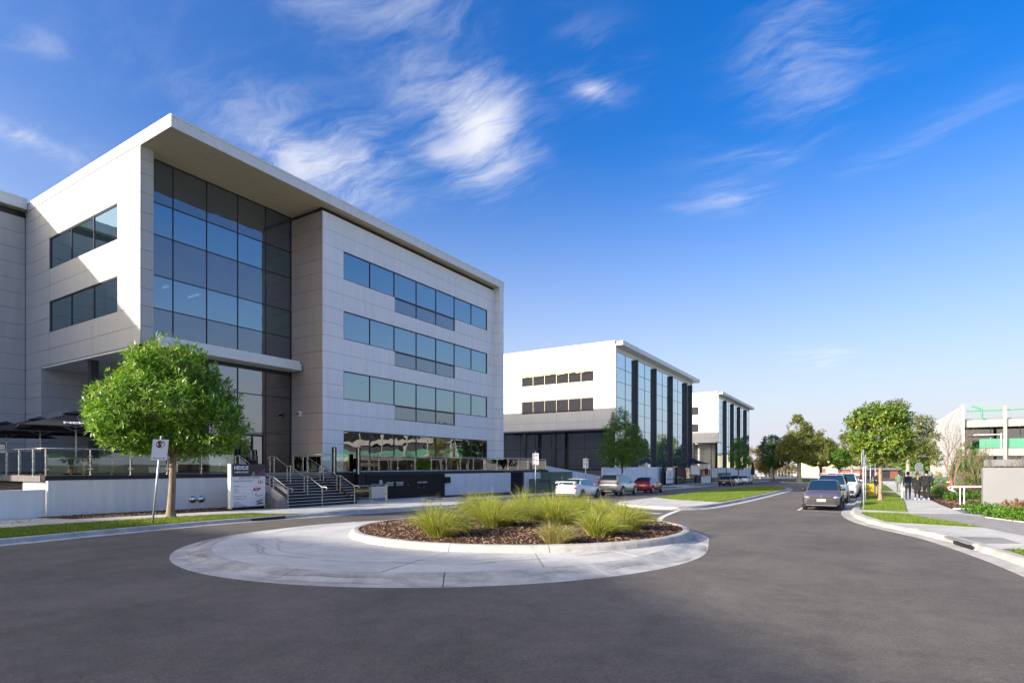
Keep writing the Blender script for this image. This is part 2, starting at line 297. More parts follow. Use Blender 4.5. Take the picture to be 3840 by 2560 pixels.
class MB:                                    # collects geometry and makes one mesh object of it
    def __init__(s): s.v=[]; s.f=[]; s.m=[]; s.mats=[]
    def mi(s,mat):
        if mat not in s.mats: s.mats.append(mat)
        return s.mats.index(mat)
    def face(s,pts,mat):
        i=len(s.v); s.v+= [tuple(p) for p in pts]; s.f.append(tuple(range(i,i+len(pts)))); s.m.append(s.mi(mat))
    def box(s,lo,hi,mat,mtx=None):
        x0,y0,z0=lo; x1,y1,z1=hi; i=len(s.v)
        pts=[(x,y,z) for x in (x0,x1) for y in (y0,y1) for z in (z0,z1)]
        if mtx: pts=[tuple(mtx@Vector(p)) for p in pts]
        s.v+=pts; k=s.mi(mat)
        for q in ((0,1,3,2),(4,6,7,5),(0,4,5,1),(2,3,7,6),(0,2,6,4),(1,5,7,3)): s.f.append(tuple(i+a for a in q)); s.m.append(k)
    def obox(s,c,ax,ay,az,mat):              # oriented box: centre and three half-axes
        c=Vector(c); i=len(s.v); k=s.mi(mat)
        for a in (-1,1):
            for b in (-1,1):
                for d in (-1,1): s.v.append(tuple(c+ax*a+ay*b+az*d))
        for q in ((0,1,3,2),(4,6,7,5),(0,4,5,1),(2,3,7,6),(0,2,6,4),(1,5,7,3)): s.f.append(tuple(i+a for a in q)); s.m.append(k)
    def prism(s,poly,z0,z1,mat,zf=None):     # plan polygon raised between two levels (callables allowed)
        i=len(s.v); n=len(poly); k=s.mi(mat)
        g0=z0 if callable(z0) else (lambda x,y:z0); g1=z1 if callable(z1) else (lambda x,y:z1)
        s.v+=[(p[0],p[1],g0(p[0],p[1])) for p in poly]+[(p[0],p[1],g1(p[0],p[1])) for p in poly]
        s.f.append(tuple(range(i+n,i+2*n))); s.m.append(k); s.f.append(tuple(range(i+n-1,i-1,-1))); s.m.append(k)
        for a in range(n):
            b=(a+1)%n; s.f.append((i+a,i+b,i+n+b,i+n+a)); s.m.append(k)
    def tube(s,path,rad,mat,n=8,cap=True):
        path=[Vector(p) for p in path]; k=s.mi(mat); rings=[]
        rads=rad if isinstance(rad,(list,tuple)) else [rad]*len(path)
        up=None
        for j,p in enumerate(path):
            d=(path[min(j+1,len(path)-1)]-path[max(j-1,0)]).normalized()
            if up is None: up=Vector((0,0,1)) if abs(d.z)<.9 else Vector((1,0,0))
            a=d.cross(up).normalized(); b=a.cross(d).normalized(); up=b
            i=len(s.v); s.v+=[tuple(p+(a*math.cos(2*math.pi*q/n)+b*math.sin(2*math.pi*q/n))*rads[j]) for q in range(n)]; rings.append(i)
        for r0,r1 in zip(rings,rings[1:]):
            for q in range(n):
                s.f.append((r0+q,r1+q,r1+(q+1)%n,r0+(q+1)%n)); s.m.append(k)
        if cap:
            s.f.append(tuple(rings[0]+q for q in range(n))); s.m.append(k)
            s.f.append(tuple(rings[-1]+q for q in range(n-1,-1,-1))); s.m.append(k)
    def sphere(s,c,r,mat,nu=12,nv=8,sc=(1,1,1)):
        i=len(s.v); k=s.mi(mat); c=Vector(c)
        for a in range(nv+1):
            th=math.pi*a/nv
            for b in range(nu):
                ph=2*math.pi*b/nu; s.v.append((c.x+r*sc[0]*math.sin(th)*math.cos(ph),c.y+r*sc[1]*math.sin(th)*math.sin(ph),c.z+r*sc[2]*math.cos(th)))
        for a in range(nv):
            for b in range(nu):
                s.f.append((i+a*nu+b,i+(a+1)*nu+b,i+(a+1)*nu+(b+1)%nu,i+a*nu+(b+1)%nu)); s.m.append(k)
    def mesh(s,name,org=(0,0,0),smooth=False):
        me=bpy.data.meshes.new(name); o=Vector(org)
        me.from_pydata([(x-o.x,y-o.y,z-o.z) for x,y,z in s.v],[],s.f)
        for mt in s.mats: me.materials.append(M(mt))
        me.polygons.foreach_set('material_index',s.m)
        if smooth: me.polygons.foreach_set('use_smooth',[True]*len(s.f))
        me.update(); return me
    def build(s,name,parent=None,smooth=False,local=False,org=None):   # vertices in world space unless local
        if local: o=link(name,s.mesh(name,smooth=smooth),parent); o.location=(0,0,0); return o
        if parent is None and org is None:
            xs=[p[0] for p in s.v]; ys=[p[1] for p in s.v]; zs=[p[2] for p in s.v]; org=((min(xs)+max(xs))/2,(min(ys)+max(ys))/2,min(zs))
        if parent is not None:
            o=link(name,s.mesh(name,wl(parent),smooth),parent); o.location=(0,0,0); return o
        return link(name,s.mesh(name,org,smooth),None,org)
def copy_tree(o,loc=None,rz=None,parent=None):
    c=o.copy(); COL.objects.link(c); c.parent=parent
    if loc is not None: c.location=loc; WLOC[c.name]=Vector(loc)
    if rz is not None: c.rotation_euler=(0,0,rz)
    for ch in list(o.children): copy_tree(ch,parent=c)
    return c
def text(name,body,size,mat,parent,mtx,align='LEFT',bold=0.,depth=.004,xs=1.,shear=0.):
    cu=bpy.data.curves.new('t','FONT'); cu.body=body; cu.size=size; cu.align_x=align; cu.extrude=depth; cu.offset=bold; cu.shear=shear; cu.resolution_u=2
    o=bpy.data.objects.new('t',cu); COL.objects.link(o); dg=bpy.context.evaluated_depsgraph_get(); dg.update()
    me=bpy.data.meshes.new_from_object(o.evaluated_get(dg)); bpy.data.objects.remove(o); bpy.data.curves.remove(cu)
    me.name=name; me.materials.clear(); me.materials.append(M(mat))
    mm=mtx@Matrix.Diagonal((xs,1,1,1))
    me.transform(Matrix.Translation(-wl(parent))@mm if parent is not None else mm)
    me.update(); r=link(name,me,parent); r.location=(0,0,0); return r
def frame_mtx(origin,right,up):              # text plane from its right and up directions
    r=Vector(right).normalized(); u=Vector(up).normalized(); n=r.cross(u)
    return Matrix(((r.x,u.x,n.x,origin[0]),(r.y,u.y,n.y,origin[1]),(r.z,u.z,n.z,origin[2]),(0,0,0,1)))
def smoothcurve(pts,n=6):
    P=[Vector((p[0],p[1])) for p in pts]; out=[]
    for i in range(len(P)-1):
        p0=P[max(i-1,0)]; p1=P[i]; p2=P[i+1]; p3=P[min(i+2,len(P)-1)]
        for k in range(n):
            t=k/n; out.append(.5*((2*p1)+(p2-p0)*t+(2*p0-5*p1+4*p2-p3)*t*t+(3*p1-p0-3*p2+p3)*t**3))
    out.append(P[-1]); return out
# ================================================================ SETTING: ground, road, paths, islands
def sheet(name,poly,mat,dz,kind='structure',parent=None,thick=None):
    mb=MB()
    if thick: mb.prism(poly,lambda x,y:gz(x,y)+dz-thick,lambda x,y:gz(x,y)+dz,mat)
    else: mb.face([(p[0],p[1],gz(p[0],p[1])+dz) for p in poly],mat)
    o=mb.build(name,parent)
    if parent is None: tag(o,kind=kind)
    return o
sheet('ground',[(-1500,-900),(1500,-900),(1500,2200),(-1500,2200)],'dry_ground',-.06)
sheet('road',[(-78,-45),(62,-45),(62,420),(-78,420)],'asphalt',0)
KL=smoothcurve([(-11,-14),(-15.5,-5),(-18.0,1),(-19.0,5.3),(-19.55,8),(-19.9,10),(-20.1,12),(-20.05,14.5),(-19.75,17.5),(-19.4,20.5),(-19.2,24),(-19.2,30),(-19.2,60),(-19.2,100),(-19.2,141),(-20.5,147),(-25,151),(-34,152),(-77,152)],5)
KR=smoothcurve([(4.6,-24),(3.9,-8),(3.3,4),(2.95,11),(2.6,14.6),(2.3,16.5),(2,18.1),(1.6,19.8),(.87,21.8),(.25,23.65),(-.26,26.3),(-.55,29.6),(-.55,34),(-.5,60),(-.4,100),(-.35,138),(1,143),(6,146),(61,147)],5)
BASE_L=[(p.x-.18,p.y) for p in KL]+[(-77,-14)]
BASE_R=[(p.x+.18,p.y) for p in KR]+[(61,-24)]
fl=sheet('left_footpath',BASE_L,'concrete',.128,thick=.3); fr=sheet('right_footpath',BASE_R,'concrete',.128,thick=.3)
def kerb(parent,pts,side,profile,mat,seg=2.4,closed=False,name='kerb_segment'):
    P=[Vector((p[0],p[1])) for p in pts]
    if closed: P=P+[P[0]]
    acc=[0]
    for a,b in zip(P,P[1:]): acc.append(acc[-1]+(b-a).length)
    L=acc[-1]; n=max(1,round(L/seg)); 
    def pt(s):
        s=min(max(s,0),L-1e-6)
        lo,hi=0,len(acc)-1
        while hi-lo>1:
            mid=(lo+hi)//2
            if acc[mid]<=s: lo=mid
            else: hi=mid
        t=(s-acc[lo])/(acc[lo+1]-acc[lo]+1e-9); return P[lo].lerp(P[lo+1],t)
    def frame(s):
        e=.25
        if closed: a=pt((s-e)%L); b=pt((s+e)%L)
        else: a=pt(s-e); b=pt(s+e)
        d=(b-a).normalized(); return pt(s%L if closed else s),Vector((-d.y,d.x))*side
    for k in range(n):
        s0=L*k/n+.009; s1=L*(k+1)/n-.009; m=max(2,int((s1-s0)/.35)); mb=MB(); rows=[]
        for j in range(m+1):
            p,nr=frame(s0+(s1-s0)*j/m); rows.append(len(mb.v))
            for (o,z) in profile:
                q=p+nr*o; mb.v.append((q.x,q.y,gz(q.x,q.y)+z))
            for (o,z) in (profile[-1],profile[0]):
                q=p+nr*o; mb.v.append((q.x,q.y,gz(q.x,q.y)-.10))
        w=len(profile)+2; mi=mb.mi(mat)
        for a,b in zip(rows,rows[1:]):
            for q in range(w):
                r=(q+1)%w; mb.f.append((a+q,a+r,b+r,b+q)); mb.m.append(mi)
        for a,rev in ((rows[0],True),(rows[-1],False)):
            f=tuple(a+q for q in range(w)); mb.f.append(f[::-1] if rev else f); mb.m.append(mi)
        mb.build(name,parent)
PROF=[(-.42,.006),(-.06,.016),(-.01,.085),(.03,.122),(.08,.136),(.22,.139)]
kerb(fl,KL,1,PROF,'kerb_concrete'); kerb(fr,KR,-1,PROF,'kerb_concrete')
# verge patches and garden strips on the left path
def patch(name,poly,mat,dz,parent,th=.03): return sheet(name,poly,mat,dz,parent=parent,thick=th)
patch('grass_verge',[(-19.25,4),(-19.75,8),(-20.1,10),(-20.32,12),(-20.25,14.4),(-20.1,15.6),(-22.2,14.6),(-22.9,11),(-23.0,8),(-22.6,4),(-21.5,-4),(-17,-4),(-18.35,1)],'turf',.146,fl)
patch('grass_verge',[(-19.45,27.5),(-21.4,29),(-21.4,49),(-19.45,49)],'turf',.146,fl)
patch('grass_verge',[(-19.45,57),(-21.4,57),(-21.4,72),(-19.45,72)],'turf',.146,fl)
patch('grass_verge',[(-19.45,79),(-21.4,79),(-21.4,121),(-19.45,121)],'turf',.146,fl)
patch('grass_verge',[(-19.45,128),(-21.4,128),(-21.4,140),(-19.45,140)],'turf',.146,fl)
patch('mulch_strip',[(-27.45,8.9),(-25.45,9.3),(-25.1,13),(-24.9,17.1),(-27.45,17.1)],'mulch',.150,fl)
patch('mulch_strip',[(-27.45,33.4),(-27.0,33.4),(-24.6,28.2),(-24.2,28.6),(-24.0,52),(-27.45,52)],'mulch',.165,fl,.05)
patch('edging',[(-24.62,28.15),(-24.5,28.1),(-23.9,31.5),(-24.0,31.6)],'white_paint',.2,fl,.08)
for (x0,y0,x1,y1) in [(-22.3,8.3,-21.3,9.4),(-20.9,13.0,-20.35,14.6)]: patch('pit_lid',[(x0,y0),(x1,y0),(x1,y1),(x0,y1)],'pit_lid',.152,fl,.03)
# scored joints of the left path
for y in range(6,140,3):
    if 15<y<28: continue
    patch('path_joint',[(-24.3,y),(-21.5,y),(-21.5,y+.012),(-24.3,y+.012)],'joint',.1295,fl,.004)
# right side: turf, exposed-aggregate drive, beds
patch('grass_verge',[(-.28,30.6),(1.55,30.2),(1.62,33),(1.9,40),(2.1,47),(2.15,60),(-.25,60)],'turf',.146,fr)
patch('grass_verge',[(.60,23.5),(-.02,26.6),(-.22,28.4),(1.5,28.3),(1.9,26.2),(2.5,24.6),(3.1,22.6)],'turf',.146,fr)
patch('grass_verge',[(2.55,16.4),(2.92,14),(3.3,11),(3.7,4),(4.2,-4),(6.5,-4),(5.2,10),(4.1,16.5)],'turf',.146,fr)
patch('grass_verge',[(-.22,64),(2.2,64),(2.3,96),(-.2,96)],'turf',.146,fr); patch('grass_verge',[(-.2,100),(2.3,100),(2.4,137),(-.15,137)],'turf',.146,fr)
patch('aggregate_drive',[(1.62,29.0),(3.35,29.6),(4.3,26.2),(5.3,23.0),(6.4,19.0),(8.5,14),(5.7,12),(4.6,16.8),(3.62,20.0),(2.55,24.7),(1.95,26.4)],'aggregate',.1335,fr)
patch('slate_paving',[(3.42,30.0),(3.45,33.2),(9,34.0),(9,29.0),(5.0,28.4),(4.2,28.0)],'roof_grey',.138,fr)
patch('garden_bed',[(3.4,33.6),(3.35,38),(3.45,50),(3.6,64),(26,64),(26,34.6),(5,33.9)],'mulch',.16,fr,.05)
patch('garden_bed',[(3.95,27.6),(5.2,28.2),(12,28.6),(16,16),(7.0,18.4),(5.75,22.4),(4.7,25.6)],'mulch',.16,fr,.05)
kerb(fr,[(5.75,22.3),(4.6,25.7),(3.9,27.7)],1,[(0,.13),(0,.165),(.10,.165)],'concrete',1.6,name='bed_edging')
patch('pit_lid',[(2.05,17.3),(3.15,17.9),(3.0,19.3),(1.75,19.0)],'pit_lid',.1345,fr); patch('pit_lid',[(.95,29.6),(1.5,29.6),(1.5,30.05),(.95,30.05)],'pit_lid',.1345,fr)
patch('pit_lid',[(.9,33.4),(1.45,33.4),(1.45,34.0),(.9,34.0)],'pit_lid',.153,fr)
for y in (33,35.4,37.8,40.2,42.6,45,47.4,49.8,54,58,62): patch('path_joint',[(1.7,y),(3.3,y),(3.3,y+.012),(1.7,y+.012)],'joint',.1295,fr,.004)
# side-entry pit in the right kerb
d=(Vector((2.22,16.75))-Vector((1.88,18.35))).normalized()
mb=MB(); c=Vector((2.03,17.55,gz(2.03,17.55)+.07)); mb.obox(c+Vector((-.035,-.01,0)),Vector((d.x,d.y,0))*.52,Vector((-d.y,d.x,0))*.03,Vector((0,0,.042)),'ink_black')
mb.build('pit_opening',fr)
mb=MB(); p=Vector((-20.0,13.8,gz(-20,13.8)+.075)); mb.obox(p+Vector((.02,0,0)),Vector((0,.75,0)),Vector((.05,0,0)),Vector((0,0,.04)),'ink_black'); mb.build('pit_opening',fl)
# ---- roundabout
C1=Vector((-9.8,12.5)); C2=Vector((-8.95,14.75)); RA=6.75; RB=5.45
def hull(ins=0.):
    pts=[]
    for k in range(360):
        th=2*math.pi*k/360; u=Vector((math.cos(th),math.sin(th)))
        h1=C1.dot(u)+RA-ins; h2=C2.dot(u)+RB-ins
        pts.append((C1+u*(RA-ins)) if h1>=h2 else (C2+u*(RB-ins)))
    return pts
rb=thing('roundabout',(C1.x,C1.y,gz(*C1)),kind='structure')
kerb(rb,hull()[::3],1,[(0,.006),(.30,.016),(.42,.035),(.58,.075),(.72,.096),(.86,.104)],'kerb_stained',3.2,True)
H2=hull(.84)
def hull_r(th):           # distance from C2 to the inner edge of the kerb band
    u=Vector((math.cos(th),math.sin(th))); lo,hi=0,14
    for _ in range(40):
        mid=(lo+hi)/2; p=C2+u*mid
        ins=True
        for k in range(0,360,6):
            n=Vector((math.cos(math.radians(k)),math.sin(math.radians(k))))
            if p.dot(n)>max(C1.dot(n)+RA-.84,C2.dot(n)+RB-.84): ins=False; break
        if ins: lo=mid
        else: hi=mid
    return lo
cuts=[R(a) for a in (150,195,232,258,283,305,325,350,380,420,465,510)]
for a,b in zip(cuts,cuts[1:]):
    a+=.0022; b-=.0022; n=16
    outer=[];inner=[]
    for k in range(n+1):
        th=a+(b-a)*k/n; u=Vector((math.cos(th),math.sin(th))); ro=hull_r(th)+.012
        if ro>4.75: outer.append(C2+u*ro); inner.append(C2+u*4.7)
    if len(outer)>2: sheet('apron_slab',[(p.x,p.y) for p in outer+inner[::-1]],'apron_concrete',.1045,parent=rb,thick=.06)
circ=lambda r,n=96:[(C2.x+r*math.cos(2*math.pi*k/n),C2.y+r*math.sin(2*math.pi*k/n)) for k in range(n)]
kerb(rb,circ(5.0),1,[(-.02,.10),(.02,.20),(.06,.245),(.12,.262),(.24,.258)],'kerb_concrete',2.3,True,'island_kerb')
mb=MB(); mi=mb.mi('mulch'); NR,NA=18,72
def mulch_z(x,y):
    r=(Vector((x,y))-C2).length/4.78
    return gz(x,y)+.235+.13*max(0,1-r*r)+.03*mnoise.noise((x*1.3,y*1.3,0))*(1-r)
for i in range(NR+1):
    for k in range(NA):
        r=4.78*i/NR; x=C2.x+r*math.cos(2*math.pi*k/NA); y=C2.y+r*math.sin(2*math.pi*k/NA); mb.v.append((x,y,mulch_z(x,y)))
for i in range(NR):
    for k in range(NA): a=i*NA+k; b=i*NA+(k+1)%NA; mb.f.append((a,a+NA,b+NA,b)); mb.m.append(mi)
mb.build('mulch_bed',rb,smooth=True)
def chips(name,parent,sample,count,seed):
    rd=random.Random(seed); mb=MB(); k=mb.mi('mulch_chip')
    for _ in range(count):
        x,y,z=sample(rd); l=rd.uniform(.02,.065); w=rd.uniform(.007,.018); h=rd.uniform(.004,.010)
        ax=Vector((rd.uniform(-1,1),rd.uniform(-1,1),rd.uniform(-.35,.35))).normalized(); ay=ax.cross(Vector((rd.uniform(-.4,.4),rd.uniform(-.4,.4),1))).normalized(); az=ax.cross(ay)
        mb.obox(Vector((x,y,z+.006+rd.random()*.012)),ax*l,ay*w,az*h,'mulch_chip')
    o=mb.build(name,parent); o['kind']='stuff'; return o
def s_island(rd):
    r=4.72*math.sqrt(rd.random()); a=rd.random()*6.283; x=C2.x+r*math.cos(a); y=C2.y+r*math.sin(a); return x,y,mulch_z(x,y)
chips('bark_chips',rb,s_island,6500,3)
def s_left(rd): x=rd.uniform(-27.3,-25.1); y=rd.uniform(9.5,17); return x,y,gz(x,y)+.15
chips('bark_chips',fl,s_left,1500,4)
def s_right(rd): 
    x=rd.uniform(3.6,9); y=rd.uniform(34.2,48); return x,y,gz(x,y)+.16
chips('bark_chips',fr,s_right,1500,5)
# ---- medians
def median(name,outline,grass,nose=None):
    pts=smoothcurve(outline+[outline[0]],5)[:-1]
    md=sheet(name,[(p.x,p.y) for p in pts],'concrete',.125,thick=.2); md['kind']='structure'
    kerb(md,pts,1,[(-.34,.006),(-.04,.014),(.0,.09),(.04,.128),(.18,.140)],'kerb_concrete',2.4,True)
    if grass: patch('grass',grass,'turf',.150,md)
    return md
MED=[(-12.8,32.8),(-11.75,30.4),(-10.3,29),(-8.9,28.5),(-7.9,29.1),(-7.15,31.8),(-6.9,40.7),(-7,55),(-7.15,66),(-7.6,73),(-8.8,76.5),(-10.5,77),(-12,75),(-12.8,66),(-13,56),(-12.9,42)]
m1=median('median_island',MED,[(-12.7,39.5),(-10.5,36.5),(-7.35,34.5),(-7.1,40.7),(-7.2,55),(-7.35,66),(-7.8,72.8),(-8.9,76.2),(-10.5,76.7),(-11.8,74.8),(-12.6,66),(-12.8,56)])
MED2=[(-14.6,126),(-13.5,119),(-12,117),(-9.6,118),(-8.4,124),(-8.0,150),(-8.6,172),(-11,177),(-14,172)]
m2=median('median_island',MED2,[(-14.2,126),(-13.2,120),(-12,118),(-9.9,119),(-8.8,124),(-8.4,150),(-9,171),(-11,176),(-13.6,171)])
# ---- painted lines
def stroke(pts,w,name='line_marking',mat='line_paint'):
    P=smoothcurve(pts,6) if len(pts)>2 else [Vector(p) for p in pts]
    L=[];Rr=[]
    for i,p in enumerate(P):
        d=(P[min(i+1,len(P)-1)]-P[max(i-1,0)]).normalized(); n=Vector((-d.y,d.x))*w/2; L.append(p+n); Rr.append(p-n)
    mb=MB()
    for i in range(len(P)-1): mb.face([(q.x,q.y,gz(q.x,q.y)+.0045) for q in (L[i],L[i+1],Rr[i+1],Rr[i])],mat)
    return tag(mb.build(name),kind='structure')
stroke([(-10.4,28.25),(-8.7,27.8),(-7.35,28.6),(-6.7,31.6),(-6.42,40.7),(-6.5,55),(-6.65,65.5)],.16)
stroke([(-7.85,28.3),(-7.6,26),(-7.15,23.0),(-6.45,20.5),(-5.4,18.5)],.22)
stroke([(-9.9,26.2),(-7.9,25.2)],.45)
stroke([(-2.85,31.05),(-2.85,34.8)],.1); stroke([(-2.9,31.05),(-1.05,30.4)],.1)
for y in (37.5,44,50.5): stroke([(-2.85,y),(-2.85,y+1)],.1); stroke([(-2.85,y),(-1.9,y)],.1)
for y in (33,39.5,46,52.5): stroke([(-16.6,y),(-16.6,y+1)],.1); stroke([(-17.6,y),(-16.6,y)],.1)
# ---- short blades standing in the nearer turf
def blades(parent,poly,count,dz,seed,h=(.03,.075)):
    rd=random.Random(seed); xs=[p[0] for p in poly]; ys=[p[1] for p in poly]
    def inside(x,y):
        c=False; n=len(poly)
        for i in range(n):
            x1,y1=poly[i]; x2,y2=poly[(i+1)%n]
            if (y1>y)!=(y2>y) and x<(x2-x1)*(y-y1)/(y2-y1)+x1: c=not c
        return c
    mb=MB(); k=mb.mi('turf_blade'); n=0
    while n<count:
        x=rd.uniform(min(xs),max(xs)); y=rd.uniform(min(ys),max(ys))
        if not inside(x,y): continue
        n+=1; a=rd.random()*6.283; w=rd.uniform(.006,.014); hh=rd.uniform(*h); l=rd.uniform(-.04,.04); z=gz(x,y)+dz
        i=len(mb.v); mb.v+=[(x-w*math.cos(a),y-w*math.sin(a),z),(x+w*math.cos(a),y+w*math.sin(a),z),(x+l,y+rd.uniform(-.04,.04),z+hh)]
        mb.f.append((i,i+1,i+2)); mb.m.append(k)
    o=mb.build('grass_blades',parent); o['kind']='stuff'
blades(fl,[(-19.3,4),(-19.75,8),(-20.1,10),(-20.32,12),(-20.25,14.4),(-22.2,14.6),(-22.9,11),(-22.9,8),(-22.4,4)],22000,.146,1)
blades(fr,[(-.2,30.7),(1.5,30.3),(1.6,33),(1.85,40),(2.0,47),(-.2,47)],16000,.146,2)
blades(fr,[(.62,23.6),(.02,26.6),(-.15,28.3),(1.45,28.2),(1.9,26.1),(2.4,24.7),(2.9,22.8)],9000,.146,3)
blades(fr,[(2.6,16.3),(3.0,13.5),(3.5,9),(5.0,9),(4.1,16.3)],9000,.146,4)
blades(m1,[(-12.6,39.8),(-10.5,36.7),(-7.4,34.7),(-7.2,40.7),(-7.3,66),(-8.9,76),(-11.8,74.6),(-12.7,56)],40000,.15,5,(.03,.09))
# ================================================================ BUILDINGS
GAP=.010
def spans(a,b,cuts,holes,z0,z1):
    """split [a,b] at the cuts and take out the holes that this row crosses"""
    segs=[(a,b)]
    for (h0,h1,hz0,hz1) in holes:
        if hz0<z1-.02 and hz1>z0+.02:
            n=[]
            for s,e in segs:
                if h1<=s or h0>=e: n.append((s,e)); continue
                if h0>s+.02: n.append((s,h0))
                if h1<e-.02: n.append((h1,e))
            segs=n
    out=[]
    for s,e in segs:
        c=[s]+[q for q in cuts if s+.02<q<e-.02]+[e]; out+=list(zip(c,c[1:]))
    return out
def clad_x(parent,X,sgn,ya,yb,cuts,rows,holes,mat='panel_white',th=.03,name='wall_panel'):   # wall facing +-X
    for z0,z1 in zip(rows,rows[1:]):
        for s,e in spans(ya,yb,cuts,holes,z0,z1):
            pbox(name,mat,parent,(X-sgn*th,s+GAP,z0+GAP),(X,e-GAP,z1-GAP))
def clad_y(parent,Y,sgn,xa,xb,cuts,rows,holes,mat='panel_white',th=.03,name='wall_panel'):
    for z0,z1 in zip(rows,rows[1:]):
        for s,e in spans(xa,xb,cuts,holes,z0,z1):
            pbox(name,mat,parent,(s+GAP,Y-sgn*th,z0+GAP),(e-GAP,Y,z1-GAP))
def backing(parent,axis,pos,sgn,a,b,z0,z1,holes,mat='joint',th=.16,off=.032):
    """solid wall right behind the panels, left open at the windows"""
    zs=sorted({z0,z1,*[h[2] for h in holes],*[h[3] for h in holes]}); zs=[z for z in zs if z0<=z<=z1]
    mb=MB()
    for p,q in zip(zs,zs[1:]):
        for s,e in spans(a,b,[],holes,p,q):
            i=pos-sgn*off; o=pos-sgn*(off+th); lo,hi=min(i,o),max(i,o)
            if axis=='x': mb.box((lo,s,p),(hi,e,q),mat)
            else: mb.box((s,lo,p),(e,hi,q),mat)
    return mb.build('wall',parent)
def window_x(parent,X,sgn,ys,zs,glassm='window_glass',fr=.055,dep=.10,inset=.05,fmat='frame_dark',name='window',lower=None):
    """window band facing +-X: frame bars as the window, one pane per bay"""
    mb=MB(); x1=X-sgn*inset; x0=x1-sgn*dep; lo,hi=min(x0,x1),max(x0,x1)
    for i,y in enumerate(ys):
        w=fr if i in (0,len(ys)-1) else fr*.5
        a=y if i==0 else y-w; b=y if i==len(ys)-1 else y+w
        mb.box((lo,a,zs[0]),(hi,b,zs[-1]),fmat)
    for i,z in enumerate(zs):
        a=z if i==0 else z-fr*.6; b=z if i==len(zs)-1 else z+fr*.6
        if i==0: b=z+fr
        if i==len(zs)-1: a=z-fr
        for y0,y1 in zip(ys,ys[1:]): mb.box((lo+.004,y0+fr*.5,a),(hi-.004,y1-fr*.5,b),fmat)
    w=mb.build(name,parent)
    for y0,y1 in zip(ys,ys[1:]):
        for j,(z0,z1) in enumerate(zip(zs,zs[1:])):
            g=glassm[j] if isinstance(glassm,(list,tuple)) else glassm
            xm=X-sgn*(inset+dep*.45); tl=random.uniform(-.0016,.0016)
            pane=pbox('pane',g,w,(xm-.006,y0+fr*.4,z0+fr*.4),(xm+.006,y1-fr*.4,z1-fr*.4)); pane.rotation_euler=(0,random.uniform(-.0012,.0012),tl)
    return w
def window_y(parent,Y,sgn,xs,zs,glassm='window_glass',fr=.055,dep=.10,inset=.05,fmat='frame_dark',name='window'):
    mb=MB(); y1=Y-sgn*inset; y0=y1-sgn*dep; lo,hi=min(y0,y1),max(y0,y1)
    for i,x in enumerate(xs):
        w=fr if i in (0,len(xs)-1) else fr*.5
        a=x if i==0 else x-w; b=x if i==len(xs)-1 else x+w
        mb.box((a,lo,zs[0]),(b,hi,zs[-1]),fmat)
    for i,z in enumerate(zs):
        a=z-fr*.6; b=z+fr*.6
        if i==0: a,b=z,z+fr
        if i==len(zs)-1: a,b=z-fr,z
        for x0,x1 in zip(xs,xs[1:]): mb.box((x0+fr*.5,lo+.004,a),(x1-fr*.5,hi-.004,b),fmat)
    w=mb.build(name,parent)
    for x0,x1 in zip(xs,xs[1:]):
        for j,(z0,z1) in enumerate(zip(zs,zs[1:])):
            g=glassm[j] if isinstance(glassm,(list,tuple)) else glassm
            ym=Y-sgn*(inset+dep*.45)
            pane=pbox('pane',g,w,(x0+fr*.4,ym-.006,z0+fr*.4),(x1-fr*.4,ym+.006,z1-fr*.4)); pane.rotation_euler=(random.uniform(-.0012,.0012),0,random.uniform(-.0016,.0016))
    return w
def fascia(parent,x0,y0,x1,y1,z0,z1,cuts,back,th=.05,mat='fascia'):
    pass
# ---------------------------------------------------------------- office building beside the roundabout
TZ=1.45
B1=thing('office_building',(-40,30,gz(-40,30)),'large four-storey office building with white panels, glass entrance bay and projecting roof','office building')
XF,XG,XW,XR,Y0,Y1,YE=-29.3,-32.4,-31.7,-28.65,14.55,24.1,43.7
ZS=18.35; ZT=18.97
rowsL=[8.12,9.1,10.14,11.06,12.05,13.04,14.05,14.97,15.98,16.98,17.7,18.42]
holesL=[(-43.03,-34.18,14.05,15.98),(-43.03,-34.18,10.14,12.05)]
for z0,z1 in zip(rowsL,rowsL[1:]):
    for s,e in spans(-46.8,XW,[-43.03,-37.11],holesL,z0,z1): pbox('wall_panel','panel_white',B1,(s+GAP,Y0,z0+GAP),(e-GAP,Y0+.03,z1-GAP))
backing(B1,'y',Y0,-1,-46.75,XW-.03,8.16,18.42,holesL)
for zz in ((10.14,12.05),(14.05,15.98)): window_y(B1,Y0,-1,[-43.03,-40.04,-37.11,-34.18],list(zz),'window_glass')
# lower part of that wall, the return under the raised floors and its ceiling
rowsU=[TZ,2.25,3.3,4.2,5.22,6.24,7.14,8.12]
clad_y(B1,Y0,-1,-46.8,-44.3,[],rowsU,[]); clad_x(B1,-44.3,1,Y0,18.4,[],rowsU,[])
backing(B1,'y',Y0,-1,-46.75,-44.34,TZ,8.12,[]); backing(B1,'x',-44.3,1,Y0+.04,18.4,TZ,8.12,[])
pbox('undercroft_ceiling','fascia',B1,(-44.28,Y0+.05,8.0),(XG-.1,18.5,8.12))
# narrow end of the wall
clad_x(B1,XW,1,Y0+.035,15.2,[],rowsL,[],th=.03); backing(B1,'x',XW,1,Y0+.06,15.17,8.16,18.42,[],th=.5)
